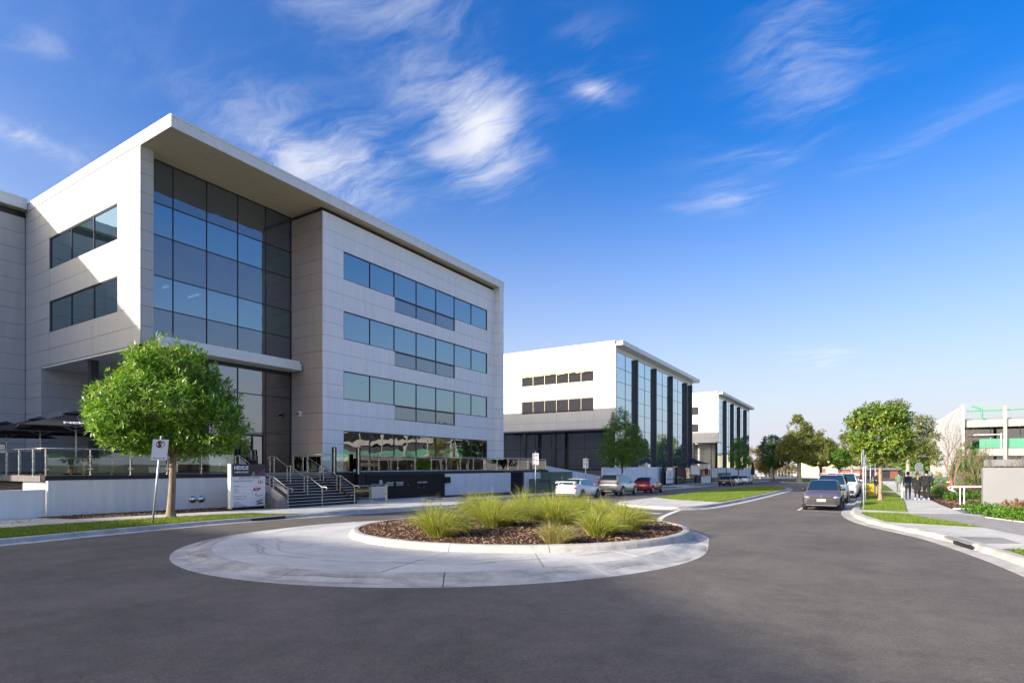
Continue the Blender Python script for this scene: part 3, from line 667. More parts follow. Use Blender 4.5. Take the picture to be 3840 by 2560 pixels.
# glass bay
yb=[15.24,16.55,18.43,20.34,22.24,24.06]
zb=[8.70,10.34,12.11,14.29,16.02,ZS-.05]
window_x(B1,XG,1,yb,zb,['spandrel_glass','window_glass','spandrel_glass','window_glass','spandrel_glass'],.035,.12,0,name='curtain_wall')
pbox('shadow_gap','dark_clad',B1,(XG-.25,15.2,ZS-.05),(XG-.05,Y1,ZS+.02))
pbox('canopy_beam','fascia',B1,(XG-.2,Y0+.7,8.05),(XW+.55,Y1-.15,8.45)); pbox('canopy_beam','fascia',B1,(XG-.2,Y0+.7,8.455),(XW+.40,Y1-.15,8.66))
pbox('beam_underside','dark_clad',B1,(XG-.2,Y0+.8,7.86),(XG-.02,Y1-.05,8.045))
window_x(B1,XG,1,[18.5,20.34,22.24,24.06],[TZ,3.92,6.32,7.86],'lobby_glass',.045,.12,0,name='entrance_glazing')
window_y(B1,18.45,-1,[-44.25,-42.3,-40.3,-38.3,-36.3,-34.3,-32.45],[TZ,3.92,6.32,7.98],'lobby_glass',.045,.12,0,name='entrance_glazing')
mb=MB(); mb.box((XG-.02,20.5,TZ+.02),(XG+.03,20.56,3.85),'frame_dark'); mb.box((XG-.02,22.02,TZ+.02),(XG+.03,22.08,3.85),'frame_dark'); mb.box((XG-.02,20.56,3.70),(XG+.03,22.02,3.85),'frame_dark'); mb.box((XG-.02,21.27,TZ+.02),(XG+.03,21.33,3.7),'frame_dark')
dr=mb.build('entrance_door',B1)
for y in (21.18,21.42): pbox('handle','steel',dr,(XG+.04,y-.015,2.2),(XG+.075,y+.015,2.8))
# taupe return wall
rowsF=[TZ,2.4,3.3,4.18,5.25,6.28,7.14,8.13,9.2,10.25,11.1,12.1,13.15,14.2,15.05,16.04,17.04,18.1]
clad_y(B1,Y1,-1,XG+.02,XF+.0,[],rowsF,[],'panel_taupe'); backing(B1,'y',Y1,-1,XG+.03,XF-.05,TZ,18.1,[])
al=MB(); al.box((-31.66,Y1-.10,5.1),(-31.36,Y1-.001,5.42),'white_paint'); al.sphere((-31.56,Y1-.12,5.26),.10,'red_paint'); al.build('alarm_beacon',B1)
sc=MB(); sc.sphere((XG+.12,23.35,5.15),.09,'black_paint',sc=(1,1,.7)); sc.box((XG-.01,23.3,5.16),(XG+.08,23.4,5.22),'black_paint'); sc.build('security_camera',B1)
# street front of the solid block
yw=[25.82,28.21,30.61,33.02,35.36,37.76,40.15,42.53]
holesF=[]
for zt,zbm,zs in ((16.04,14.2,13.15),(12.1,10.25,9.2),(8.13,6.28,5.25)):
    holesF+= [(yw[0],yw[-1],zbm,zt),(yw[2],yw[5],zs,zbm)]
holesF.append((yw[0],yw[-1],1.62,4.18))
rowsF2=[TZ,1.62,2.4,3.3,4.18,5.25,6.28,7.14,8.13,9.2,10.25,11.1,12.1,13.15,14.2,15.05,16.04,17.04,18.1]
clad_x(B1,XF,1,Y1+.0,YE,[30.61,37.76],rowsF2,holesF,'panel_shade_lift'); backing(B1,'x',XF,1,Y1+.05,YE,TZ,18.1,holesF)
for zt,zbm,zs in ((16.04,14.2,13.15),(12.1,10.25,9.2),(8.13,6.28,5.25)):
    window_x(B1,XF,1,yw,[zbm,zt]); window_x(B1,XF,1,yw[2:6],[zs,zbm-.02],'spandrel_glass',name='spandrel_window')
window_x(B1,XF,1,yw,[1.62,4.18],'lobby_glass')
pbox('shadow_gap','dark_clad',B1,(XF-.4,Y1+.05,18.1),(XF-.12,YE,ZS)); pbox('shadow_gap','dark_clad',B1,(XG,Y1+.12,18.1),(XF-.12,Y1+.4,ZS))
# end fin
rf=[-.6,.45]+rowsF
for z0,z1 in zip(rf,rf[1:]+[]): pbox('fin_panel','panel_shade_lift',B1,(XF-1.0,YE,z0+GAP),(XR-.02,YE+.62,z1-GAP))
pbox('fin_panel','panel_shade_lift',B1,(XF-1.0,YE,18.1+GAP),(XR-.02,YE+.62,ZS-.01)); pbox('wall','joint',B1,(XF-.98,YE+.02,-.6),(XR-.05,YE+.6,ZS-.02))
# roof: soffit sheets, fascia lengths, capping
cu=[Y0-.03,26.4,38.0,44.36]
for a,b in zip(cu,cu[1:]):
    pbox('soffit_panel','soffit',B1,(-90,a+(.006 if a>15 else .05),ZS),(XR-.06,b-.006,ZS+.10))
    pbox('fascia_panel','fascia',B1,(XR-.05,a+(.004 if a>15 else 0),ZS-.015),(XR,b-.004,ZT-.13))
    pbox('roof_capping','fascia',B1,(XR-.06,a+(.004 if a>15 else 0),ZT-.125),(XR+.018,b-.004,ZT))
for a,b in ((-90,XW+.01),(XW+.018,XR-.05)):
    pbox('fascia_panel','panel_white',B1,(a,Y0-.032,18.425 if b<XW+.1 else ZS-.015),(b,Y0+.02,ZT-.13)); pbox('roof_capping','panel_white',B1,(a,Y0-.05,ZT-.125),(b-.002,Y0+.02,ZT))
pbox('roof','roof_grey',B1,(-90.1,Y0+.05,ZS+.11),(XR-.08,44.3,ZT-.02))
# hidden sides
pbox('wall','panel_white',B1,(-90,44.0,-.6),(XF-1.02,44.28,ZS)); pbox('wall','panel_white',B1,(-90.1,Y0+.1,-.6),(-89.8,44,ZS))
# rooms behind the glass
for z0,z1 in ((4.35,5.2),(8.25,9.15),(12.2,13.1),(16.15,18.3)):
    pbox('floor_slab','interior',B1,(-89.5,Y0+.3,z0),(XG-.16,Y1+.25,z1)); pbox('floor_slab','interior',B1,(-89.5,Y1+.26,z0),(XF-.26,YE-.1,z1))
pbox('inner_wall','interior',B1,(-40.2,Y0+4.2,TZ),(-40,YE-.2,16.1)); pbox('inner_wall','interior_dark',B1,(-40,Y1+.4,TZ),(XF-.3,Y1+.5,16.1))
for y in (29.1,36.2):
    for z0,z1 in ((5.2,8.25),(9.15,12.2),(13.1,16.15)): pbox('inner_column','interior_light',B1,(-30.6,y-.28,z0),(-30.1,y+.28,z1))
for y in (16.1,23.2):
    for z0,z1 in ((9.15,12.2),(13.1,16.15)): pbox('inner_column','interior_light',B1,(-33.5,y-.2,z0),(-33.1,y+.2,z1))
for (x,y,z) in ((-32,33.6,16.1),(-34.5,17.0,12.15),(-34.5,18.8,12.15),(-32.5,39.2,12.15),(-32,27,8.2)): pbox('ceiling_light','lamp_strip',B1,(x-.6,y-.06,z-.06),(x+.6,y+.06,z-.001))
for (y,z) in ((26.4,5.2),(33.6,5.2),(36.6,9.15),(34.0,9.15),(40.2,5.2)):
    mb=MB(); mb.box((-31.2,y,z+.7),(-30.3,y+1.4,z+.74),'interior_light'); mb.box((-31.1,y+.1,z),(-31.05,y+.15,z+.7),'steel_dull'); mb.box((-30.45,y+1.2,z),(-30.4,y+1.25,z+.7),'steel_dull'); mb.box((-30.8,y+.4,z+.74),(-30.75,y+.9,z+1.1),'interior_dark'); mb.build('desk',B1)
pbox('steel_column','steel_dark',B1,(-38.62,Y0+.35,TZ),(-38.22,Y0+.75,8.0))
# ---------------------------------------------------------------- wing at the far left
B0=thing('office_wing',(-52,0,gz(-52,0)),'plain white panelled office wing at the left edge of the picture','office building')
rows0=[TZ,2.25,3.3,4.2,5.22,6.24,7.14,8.12,9.1,10.1,11.06,12.08,13.1,14.0,15.02,16.0,17.05,18.08]
holes0=[(10.2,13.6,TZ,3.3)]
clad_x(B0,-46.8,1,-20,Y0-.02,[-14,-8,-2,4.2,10.2],rows0,holes0); backing(B0,'x',-46.8,1,-20,Y0-.04,-.5,18.08,holes0)
window_x(B0,-46.8,1,[10.2,11.9,13.6],[TZ,3.3],'lobby_glass',.06)
pbox('wall','panel_white',B0,(-75,-20.2,-.5),(-46.8,-19.98,18.3)); pbox('wall','panel_white',B0,(-75.2,-20,-.5),(-75,14.4,18.3)); pbox('inner_wall','interior_dark',B0,(-56,-19.5,-.4),(-55.8,14.3,18))
pbox('shadow_gap','dark_clad',B0,(-47.2,-20,18.08),(-46.95,Y0-.04,18.5))
for a,b in ((-20.3,-4),(-4,Y0-.06)): pbox('fascia_panel','fascia',B0,(-46.36,a+.004,18.52),(-46.3,b-.004,19.06)); pbox('roof_capping','fascia',B0,(-46.40,a+.004,19.065),(-46.28,b-.004,19.22)); pbox('soffit_panel','soffit',B0,(-75,a+.004,18.5),(-46.37,b-.004,18.58))
pbox('roof','roof_grey',B0,(-75,-20.25,18.6),(-46.38,Y0-.06,19.15))
# ---------------------------------------------------------------- the block behind the viewer (its shade lies across the forecourt)
BS=thing('office_building',(-45,-60,gz(-45,-60)),'white office block with window bands standing behind the viewpoint','office building')
poly=[(-80,-75),(-11,-75),(-11,-59.5),(-27,-43.6),(-31,-39.9),(-80,-39.9)]
mb=MB(); mb.prism(poly,-.3,18.3,'panel_white'); mb.build('wall',BS)
mb=MB(); c=Vector((-45,-57)); mb.prism([(c.x+(p[0]-c.x)*1.0,p[1]) for p in poly],18.3,19.0,'fascia'); mb.build('roof',BS)
for z in (2.3,6.3,10.2,14.2): window_x(BS,-10.85,1,[-74,-71,-68,-65,-62],[z,z+1.8],'dark_glass'); window_y(BS,-39.75,1,[-76,-70,-64,-58,-52,-46,-40,-34],[z,z+1.8],'dark_glass')
# ---------------------------------------------------------------- the two blocks further down the street
def fin_office(yc,xc,zt,label,length,finY,left,winx,zshift,group=None):
    """white end wall over an open ground floor; street side a glass wall with dark fins under a thin roof"""
    B=thing('office_building',(xc-10,yc+length/2,gz(xc-10,yc+length/2)),label,'office building')
    zb=zt-11.25; s=zshift
    wz=[(zt-3.2,zt-5.0),(zt-7.1,zt-8.9)]
    holes=[(winx[0],winx[-1],b,a) for a,b in wz]
    rows=[zb,zb+1.0,wz[1][1],zt-8.0,wz[1][0],zt-6.1,wz[0][1],zt-4.1,wz[0][0],zt-2.2,zt-1.1,zt-.12]
    clad_y(B,yc,-1,left,xc-.02,[winx[0]-.9,(winx[0]+winx[-1])/2,winx[-1]],rows,holes,'panel_bright'); backing(B,'y',yc,-1,left,xc-.06,zb+.03,zt-.12,holes)
    for a,b in wz: window_y(B,yc,-1,winx,[b,a],'dark_glass',.06,.12,.06,'frame_bronze')
    pbox('roof_capping','panel_bright',B,(left,yc-.03,zt-.115),(xc,yc+.1,zt))
    pbox('corner_trim','panel_bright',B,(xc-.02,yc,zb),(xc+.10,yc+.35,zt-.5))
    xg=xc-.15; yE=yc+length
    zr=[.9+s]+[zt-12.9,zt-11.2,zt-9.0,zt-7.2,zt-5.1,zt-3.3,zt-1.25]; zr=sorted(z for z in zr if z>.85+s)
    ys=[yc+.35]+finY; ys=[yc+.35]+[y for y in finY if y<yE-.5]+[yE-.4]
    for a,b in zip(ys,ys[1:]): window_x(B,xg,1,[a,(a+b)/2,b] if b-a>4 else [a,b],zr,'fin_glass',.03,.1,0,'steel_dark',name='curtain_wall')
    for y in finY: pbox('fin','steel_dark',B,(xg-.05,y-.16,.7+s),(xg+.42,y+.16,zt-1.3))
    pbox('header','fascia',B,(xg-.3,yc+.35,zt-1.25),(xg-.02,yE,zt-.66))
    pbox('roof_overhang','fascia',B,(left,yc+.15,zt-.62),(xc+.95,yE+.7,zt-.42)); 
    for k in range(6):
        a=yc+.15+(length+.55)*k/6; b=yc+.15+(length+.55)*(k+1)/6; pbox('fascia_panel','fascia',B,(xc+.955,a+.005,zt-.63),(xc+1.0,b-.005,zt-.02))
    pbox('roof','roof_grey',B,(left,yc+.15,zt-.40),(xc+.94,yE+.68,zt-.04))
    pbox('wall','panel_bright',B,(left-.2,yE-.2,-1+s),(xg-.2,yE,zt-.65)); pbox('wall','dark_clad',B,(xg-.6,yc+.4,.2+s),(xg-.35,yE-.3,zt-.7))
    # open ground floor under the end wall
    pbox('undercroft_ceiling','panel_grey',B,(left,yc+.05,zb-.12),(xc-.02,yc+4.2,zb-.01)); pbox('shadow_gap','dark_clad',B,(left,yc+.02,zb-.25),(xc-.3,yc+.15,zb-.125))
    return B,zb,xg
B2,zb2,xg2=fin_office(69.,-27.5,18.08,'mid-distance white office block with dark vertical fins beyond the parked cars',39,[76.9,85.2,93.8,102.7,106.1],-46,[-41.6,-39.75,-37.9,-36.05,-34.2,-32.35,-30.5],-.9)
window_y(B2,71.6,-1,[-51,-48.5,-46,-43.4,-40.8,-38.2,-35.6,-33.0,-30.4,-27.9],[-.2,1.9,4.3,6.7],'dark_glass',.05,.12,0,name='ground_floor_glazing')
pbox('steel_column','steel_dark',B2,(-41.5,69.3,-.8),(-41.1,69.7,zb2-.12)); pbox('wall','dark_clad',B2,(-52,72,-1),(-28,72.3,15))
pbox('steel_column','steel_dark',B2,(-36.9,69.6,-.8),(-36.5,70.0,zb2-.12))
# recessed stair window beside the end wall
B2g=window_y(B2,70.5,-1,[-47.6,-46.2,-44.8,-43.2,-42.2],[6.6,9.0,11.4,13.0,14.9],['fin_glass','window_glass','window_glass','window_glass'],.06,.12,0,name='stair_window')
B3,zb3,xg3=fin_office(131.,-28.,18.5,'farthest white office block with dark vertical fins, past the mid-distance block',41,[139,147.5,156,165],-44,[-42,-40,-38,-36,-34,-32.2],-1.4)
window_y(B3,134.6,-1,[-44,-41,-38,-35,-33],[-.6,2,4.5,7.0],'dark_glass',.05,.12,0,name='ground_floor_glazing')
pbox('wall','panel_grey',B3,(-33,133.6,-1.6),(-28.2,133.9,7.1)); pbox('steel_column','steel_dark',B3,(-33.6,131.4,-1.6),(-33.2,131.8,zb3-.12))
# ---------------------------------------------------------------- building with green glass balconies on the right
B4=thing('office_building',(25,105,gz(25,105)),'pale grey building with green glass balconies on the right','office building')
yb4=95.; x4=10.9
for z0,z1 in ((-1.,1.2),(1.2,3.1),(3.1,5.0),(5.0,6.9),(6.9,8.6),(8.6,9.9)):
    for k in range(7): pbox('wall_panel','panel_bright',B4,(x4-.25,yb4-.6+6.3*k+GAP,z0+GAP),(x4,yb4-.6+6.3*(k+1)-GAP,z1-GAP))
pbox('wall','joint',B4,(x4-.22,yb4-.55,-1),(x4-.02,yb4+43,9.85))
for z in (3.2,6.95): pbox('floor_beam','panel_grey',B4,(x4+.05,yb4,z),(66,yb4+1.0,z+.95)); pbox('floor_slab','panel_grey',B4,(x4+.05,yb4+1.0,z+.3),(66,yb4+14,z+.9))
for z in (4.15,):
    for k in range(22): pbox('balcony_glass','green_glass',B4,(x4+1.6+2.4*k+.02,yb4+.15,z+.05),(x4+1.6+2.4*(k+1)-.02,yb4+.18,z+1.25))
for k in range(8): pbox('column','panel_grey',B4,(x4+3.95+7.2*k,yb4-.35,-.7),(x4+4.3+7.2*k,yb4-.02,9.6))
window_y(B4,yb4+3.2,-1,[x4+.2+3*k for k in range(19)],[4.15,7.6],'lobby_glass',.07,.1,0,'panel_grey'); window_y(B4,yb4+3.2,-1,[x4+.2+3*k for k in range(19)],[-.7,3.3],'lobby_glass',.07,.1,0,'panel_grey')
pbox('wall','interior_dark',B4,(x4,yb4+8,-.8),(66,yb4+8.3,8)); pbox('roof','roof_grey',B4,(x4,yb4+1.0,7.9),(66,yb4+42,8.1))
mb=MB(); mb.tube([(x4+.4,yb4+.5,9.1),(66,yb4+.5,9.1)],.07,'ink_green'); rl=mb.build('roof_rail',B4)
for k in range(8):
    mb=MB(); x=x4+1.9+7.2*k; mb.tube([(x-1.0,yb4+.3,9.75),(x-.1,yb4+.3,9.3),(x,yb4+.3,9.1),(x,yb4+.3,7.9)],.13,'ink_green',6); mb.build('rail_bracket',B4)
    pbox('roof_screen','pale_glass',B4,(x-2.4,yb4+.02,7.95),(x+4.7,yb4+.05,10.3))
mb=MB(); mb.box((x4+20,yb4+3,9.9),(66,yb4+12,10.3),'roof_grey'); mb.box((x4+20.5,yb4+4,8),(x4+21,yb4+4.5,9.9),'steel_dark'); mb.box((60,yb4+4,8),(60.5,yb4+4.5,9.9),'steel_dark'); mb.build('roof_canopy',B4)
for z in (5.2,): 
    mb=MB(); mb.tube([(x4+1,yb4+.1,5.95),(x4+3.9,yb4+.1,5.95)],.05,'white_paint'); mb.tube([(x4+3.8,yb4+.1,4.2),(x4+3.8,yb4+.1,6.1)],.05,'white_paint'); mb.build('rail',B4)
# ================================================================ TERRACE, STAIRS, RAILS
PX_=-27.5
T=thing('terrace',(-36,28,gz(-36,28)),'raised terrace with white rendered retaining wall and dark tiled edge','terrace')
for a,b in ((9.25,11.65),(11.65,14.05),(14.05,16.95),(34.0,36.4),(36.4,43.69),(46.14,50.75)): pbox('wall_panel','render_white',T,(PX_-.2,a+.004,-.9),(PX_,b-.004,1.26))
pbox('wall_panel','render_white',T,(PX_-.2,43.69,-.9),(PX_,46.14,-.56)); pbox('wall','joint',T,(PX_-.4,9.3,-1),(PX_-.203,50.7,1.26))
def louvre(parent,axis,c,a,b,z0,z1,mat,sgn):
    mb=MB(); mb.box(*(((c-.25,a,z0),(c-.2,b,z1)) if axis=='x' else ((a,c+.2,z0),(b,c+.25,z1))),'ink_black'); o=mb.build('louvre_vent',parent)
    n=int((z1-z0)/.13)
    for k in range(n):
        z=z0+(z1-z0)*(k+.5)/n; mb=MB()
        if axis=='x': mb.obox((c-.09,(a+b)/2,z),Vector((.075,0,-.05)),Vector((0,(b-a)/2,0)),Vector((.006,0,.009)),mat)
        else: mb.obox(((a+b)/2,c+.09,z),Vector((0,.075,.05)),Vector(((b-a)/2,0,0)),Vector((0,-.006,.009)),mat)
        mb.build('slat',o)
louvre(T,'x',PX_,43.75,46.08,-.54,1.22,'louvre',1)
# tiled edge
y=9.15
while y<17.3: pbox('edge_tile','black_tile',T,(PX_-.35,y+.003,1.27),(PX_+.03,min(y+.8,17.4)-.003,TZ)); y+=.8
y=25.2
while y<50.8: pbox('edge_tile','black_tile',T,(PX_-.35,y+.003,1.27),(PX_+.03,min(y+1.2,50.85)-.003,TZ)); y+=1.2
pbox('paving','tile_brown',T,(-59,9.5,TZ-.3),(PX_-.36,50.8,TZ-.006)); pbox('podium','render_white',T,(-59,9.6,-.9),(PX_-.45,50.6,TZ-.31))
x=-36.5
while x<PX_-.4: pbox('edge_tile','tile_brown',T,(x+.003,9.12,1.20),(min(x+.9,PX_-.36)-.003,9.5,TZ)); x+=.9
louvre(T,'y',9.45,-36,-30.3,.35,1.18,'louvre_tan',-1)
pbox('wall_panel','render_white',T,(-30.2,9.3,-.5),(PX_-.21,9.55,1.19)); pbox('wall_panel','render_white',T,(-59,9.4,-.5),(-36.1,9.6,1.19))
LW=thing('low_wall',(PX_,1.5,gz(PX_,1.5)),'low white rendered wall left of the terrace corner','wall')
for a,b in ((-6,1.5),(1.5,9.18)): pbox('wall_panel','render_white',LW,(PX_-.22,a+.004,-.45),(PX_,b-.004,.91))
def balustrade(name,label,pts,axis_pts=None):
    B=thing(name,(pts[0][0],pts[0][1],TZ),label,'balustrade')
    for i,(x,y) in enumerate(pts):
        mb=MB(); mb.tube([(x,y,TZ-.005),(x,y,TZ+1.06)],.024,'steel',8); mb.tube([(x,y,TZ-.004),(x,y,TZ+.012)],.05,'steel',10); mb.build('post',B,smooth=False)
    mb=MB(); mb.tube([(x,y,TZ+1.09) for x,y in pts],.026,'steel',10); mb.build('handrail',B,smooth=True)
    for (x0,y0),(x1,y1) in zip(pts,pts[1:]):
        d=Vector((x1-x0,y1-y0,0)); L=d.length; d.normalize(); c=Vector(((x0+x1)/2,(y0+y1)/2,TZ+.53)); n=Vector((-d.y,d.x,0))
        mb=MB(); mb.obox(c,d*(L/2-.055),n*.006,Vector((0,0,.44)),'clear_glass'); g=mb.build('glass_panel',B)
        mb=MB()
        for sx in (-1,1):
            for zz in (-.27,.27): mb.obox(c+d*sx*(L/2-.06)+Vector((0,0,zz)),d*.035,n*.018,Vector((0,0,.025)),'steel')
        mb.build('clamp',g)
    return B
balustrade('balustrade','glass and steel balustrade turning the terrace corner beside the black umbrellas',[(-36.1,9.2),(-34.7,9.2),(-33.2,9.2),(-31.75,9.2),(-30.3,9.2),(-28.82,9.2),(PX_-.06,9.2),(PX_-.06,10.72),(PX_-.06,12.25),(PX_-.06,13.8),(PX_-.06,15.39),(PX_-.06,17.02)])
balustrade('balustrade','long glass and steel balustrade above the brown booster doors',[(PX_-.06,25.5+1.786*k) for k in range(15)])
balustrade('balustrade','short glass balustrade at the top of the stairs beside the lift',[(-30.6,22.9),(-29.2,22.9),(-27.95,22.9),(-27.6,23.3)])
# ---- stairs
ST=thing('staircase',(-26.5,20.1,gz(-26.5,20.1)),'dark tiled staircase with white nosings up to the terrace','staircase')
SX0,SX1,SYA,SYB=-24.55,-28.55,17.9,22.55; NS=12; zb_=-.27; rise=(TZ-zb_)/NS; run=(SX0-SX1)/NS
for k in range(NS):
    x=SX0-run*k; z=zb_+rise*(k+1)
    pbox('step','black_tile',ST,(x-run+.004,SYA,zb_-.3),(x,SYB,z-.004)); pbox('nosing','white_paint',ST,(x-.06,SYA+.01,z-.012),(x+.012,SYB-.01,z+.004))
pbox('landing','black_tile',ST,(-28.9,17.4,.9),(SX1,25.2,TZ-.004))
def cheek(name,y0,y1,mat,xs,label=None):
    mb=MB(); prof=[(xs,zb_-.3),(xs,zb_+.42),(xs-.35,zb_+.62),(xs-1.3,zb_+1.05),(-28.55,TZ+.05),(-28.55,zb_-.3)]
    i=len(mb.v); n=len(prof); k=mb.mi(mat); mb.v+=[(x,y0,z) for x,z in prof]+[(x,y1,z) for x,z in prof]
    mb.f.append(tuple(range(i+n))); mb.f[-1]=tuple(range(i,i+n)); mb.m.append(k); mb.f.append(tuple(range(i+2*n-1,i+n-1,-1))); mb.m.append(k)
    for a in range(n): b=(a+1)%n; mb.f.append((i+a,i+n+a,i+n+b,i+b)); mb.m.append(k)
    mb.build(name,ST)
cheek('cheek_wall',17.25,17.89,'tile_brown',-24.35); cheek('cheek_wall',22.56,22.8,'black_tile',-24.75)
pbox('wall_panel','black_tile',T,(-28.6,16.97,-.9),(-27.7,17.24,1.26))
def stairrail(name,Y,label,glassy):
    S=thing(name,(SX0,Y,zb_),label,'handrail')
    top=TZ+.95; X=[-29.0,-28.6]; P=[(-29.15,top-.14),(-29.2,top-.06),(-29.12,top),(-28.6,top)]
    sl=(TZ-zb_-.05)/3; x=-28.6; z=top; flats=[]
    for k in range(3):
        x2=x+1.12; z2=z-sl; P.append((x2,z2)); 
        P.append((x2+.34,z2)); flats.append((x2,z2)); x=x2+.34; z=z2
    P+=[(x+.07,z-.05),(x+.06,z-.12),(x-.02,z-.15)]
    mb=MB(); mb.tube([(a,Y,b) for a,b in P],.026,'steel',10); mb.build('rail',S,smooth=True)
    posts=[(-29.0,top),(-28.62,top)]+[q for f in flats[:2] for q in ((f[0]+.03,f[1]),(f[0]+.31,f[1]))]+[(flats[2][0]+.03,flats[2][1])]
    for (px,pz) in posts:
        k=(SX0-px)/run; zs=TZ if px<SX1 else (zb_ if k<0 else zb_+rise*(int(k)+1))
        mb=MB(); mb.tube([(px,Y,zs-.01),(px,Y,pz-.02)],.024,'steel',8); mb.build('post',S)
    if glassy:
        seg=[(posts[1],posts[2]),(posts[3],posts[4]),(posts[5],posts[6])]
        for a,b in seg:
            mb=MB(); x0,x1=a[0]+.05,b[0]-.05
            for yy in (0,):
                q=[(x0,Y,a[1]-.12),(x1,Y,b[1]-.12),(x1,Y,b[1]-.72),(x0,Y,a[1]-.72)]
                mb.face(q,'clear_glass'); mb.face([(p[0],Y+.01,p[2]) for p in q[::-1]],'clear_glass')
            mb.build('glass_panel',S)
    return S
stairrail('stair_handrail',18.05,'steel stair handrail with glass infill next to the directory sign',True)
stairrail('stair_handrail',20.15,'plain steel handrail down the middle of the stairs',False)
stairrail('stair_handrail',22.4,'steel stair handrail with glass infill on the side of the lift',True)
# ---- platform lift
LF=thing('platform_lift',(-26.6,24.2,gz(-26.6,24.2)+.13),'black-framed platform lift with steel gate between stairs and booster doors','lift')
g0=gz(-26.6,24)+.128
for (x,y,w) in ((-27.45,23.45,.10),(-27.1,25.05,.10)):
    mb=MB(); mb.box((x-w,y-w,g0),(x+w,y+w,3.0),'black_paint'); mb.box((x+w-.02,y-w-.03,TZ-.1),(x+w+.03,y-w+.05,2.98),'steel'); mb.build('mast',LF)
mb=MB(); mb.box((-27.4,23.55,TZ+.05),(-27.38,24.9,TZ+1.15),'clear_glass'); mb.build('glass_screen',LF)
pbox('back_panel','black_paint',LF,(-27.49,23.55,g0),(-27.42,25.0,TZ)); pbox('platform','steel_dull',LF,(-27.3,23.5,g0),(-25.7,25.0,g0+.12))
for (xa,ya,xb,yb,z1) in ((-25.6,23.25,-25.6,24.55,.98),(-25.55,24.62,-25.55,26.0,1.02),(-26.9,26.05,-25.6,26.05,.98)):
    mb=MB(); mb.tube([(xa,ya,g0),(xa,ya,g0+z1-.06),(xa+(xb-xa)*.04,ya+(yb-ya)*.04,g0+z1),(xb-(xb-xa)*.04,yb-(yb-ya)*.04,g0+z1),(xb,yb,g0+z1-.06),(xb,yb,g0)],.026,'steel',8)
    mb.tube([(xa,ya,g0+.12),(xb,yb,g0+.12)],.018,'steel',6); gt=mb.build('gate',LF)
    d=Vector((xb-xa,yb-ya,0)); L=d.length; d.normalize(); mb=MB(); mb.obox(((xa+xb)/2,(ya+yb)/2,g0+z1*.54),d*(L/2-.06),Vector((-d.y,d.x,0))*.008,Vector((0,0,z1*.36)),'steel_dull' if xa>-25.58 else 'clear_glass'); mb.build('infill',gt)
BO=MB(); bx,by=G(1447,1883,.13).xy; gb=gz(bx,by)+.128; BO.tube([(bx,by,gb),(bx,by,gb+1.0)],.05,'steel',12); BO.tube([(bx,by,gb),(bx,by,gb+.012)],.10,'steel',12); BO.tube([(bx,by,gb+1.0),(bx,by,gb+1.012)],[.05,.03],'steel',12)
tag(BO.build('bollard'),'steel bollard standing before the brown booster doors','bollard')
# ---- booster cabinet
BC=thing('booster_cabinet',(-27.3,30,gz(-27.3,30)),'brown metal booster and water meter cabinet set in the terrace wall','cabinet')
gy=gz(-27.3,30)+.12
pbox('carcass','black_paint',BC,(-28.2,25.3,gy),(-27.36,34.0,1.25))
for a,b in ((25.95,27.0),(27.0,28.47),(28.47,29.96),(29.96,33.94)):
    d=pbox('door','booster_brown',BC,(-27.355,a+.008,gy+.06),(-27.3,b-.008,1.24))
    if b<33: 
        mb=MB(); mb.tube([(-27.3,b-.12,.55),(-27.28,b-.12,.55)],.03,'steel',8); mb.build('lock',BC)
pbox('lintel','black_tile',BC,(-27.36,25.9,1.245),(-27.28,34.02,1.268))
pbox('end_bracket','booster_brown',BC,(-27.36,33.96,.55),(-27.22,34.55,1.02))
mb=MB(); mb.tube([(-27.3,27.2,.78),(-27.285,27.2,.78)],.14,'ink_white',20); mb.tube([(-27.286,27.2,.78),(-27.28,27.2,.78)],.10,'booster_brown',16); mb.tube([(-27.281,27.2,.78),(-27.276,27.2,.78)],.06,'ink_white',12); mb.build('emblem',BC)
for (s,y,z) in (('HYDRANT\nBOOSTER',28.05,.66),('SPRINKLER\nBOOSTER',29.0,.66),('WATER  METER',31.35,.62)):
    text('lettering',s,.15,'ink_white',BC,frame_mtx((-27.292,y,z),(0,1,0),(0,0,1)),'CENTER',.002,.002)
for y in (31.5,30.9): 
    mb=MB(); mb.tube([(-27.3,y,.30),(-27.28,y,.30)],.03,'steel',8); mb.build('lock',BC)
# two stainless domes on the wall
dm=thing('hydrant_domes',(PX_,15,.25),'two round stainless domes on the white retaining wall','wall vents')
for px in (723,754):
    q=at(px,X=PX_); mb=MB(); mb.sphere((PX_+.02,q.y,.23),.165,'chrome',18,12,(.55,1,1)); mb.tube([(PX_-.01,q.y,.23),(PX_+.03,q.y,.23)],.18,'steel',20); mb.build('dome',dm,smooth=True)
# ---- directory sign
DS=thing('directory_sign',(-25.1,16.3,gz(-25.1,16.3)+.13),'white directory board with dark header beside the stairs','sign')
sx,sy0,sy1,sz0,sz1=-25.1,15.37,17.18,-.10,1.93
pbox('board','sign_white',DS,(sx-.16,sy0+.09,sz0),(sx,sy1,1.34)); pbox('header','sign_dark',DS,(sx-.16,sy0+.09,1.345),(sx,sy1,sz1)); pbox('edge','white_paint',DS,(sx-.20,sy0,sz0-.04),(sx+.01,sy0+.085,sz1+.01)); pbox('base','black_paint',DS,(sx-.14,sy0+.15,gz(sx,16)+.1),(sx-.02,sy1-.05,sz0))
mb=MB(); mb.box((sx-.06,sy0+.02,gz(sx,16)+.1),(sx,sy0+.06,sz0),'steel'); mb.build('foot',DS)
def sg(u,v): return (sx+.004,sy0+.09+u*1.72,sz1-v*2.03)     # fractions across and down the face
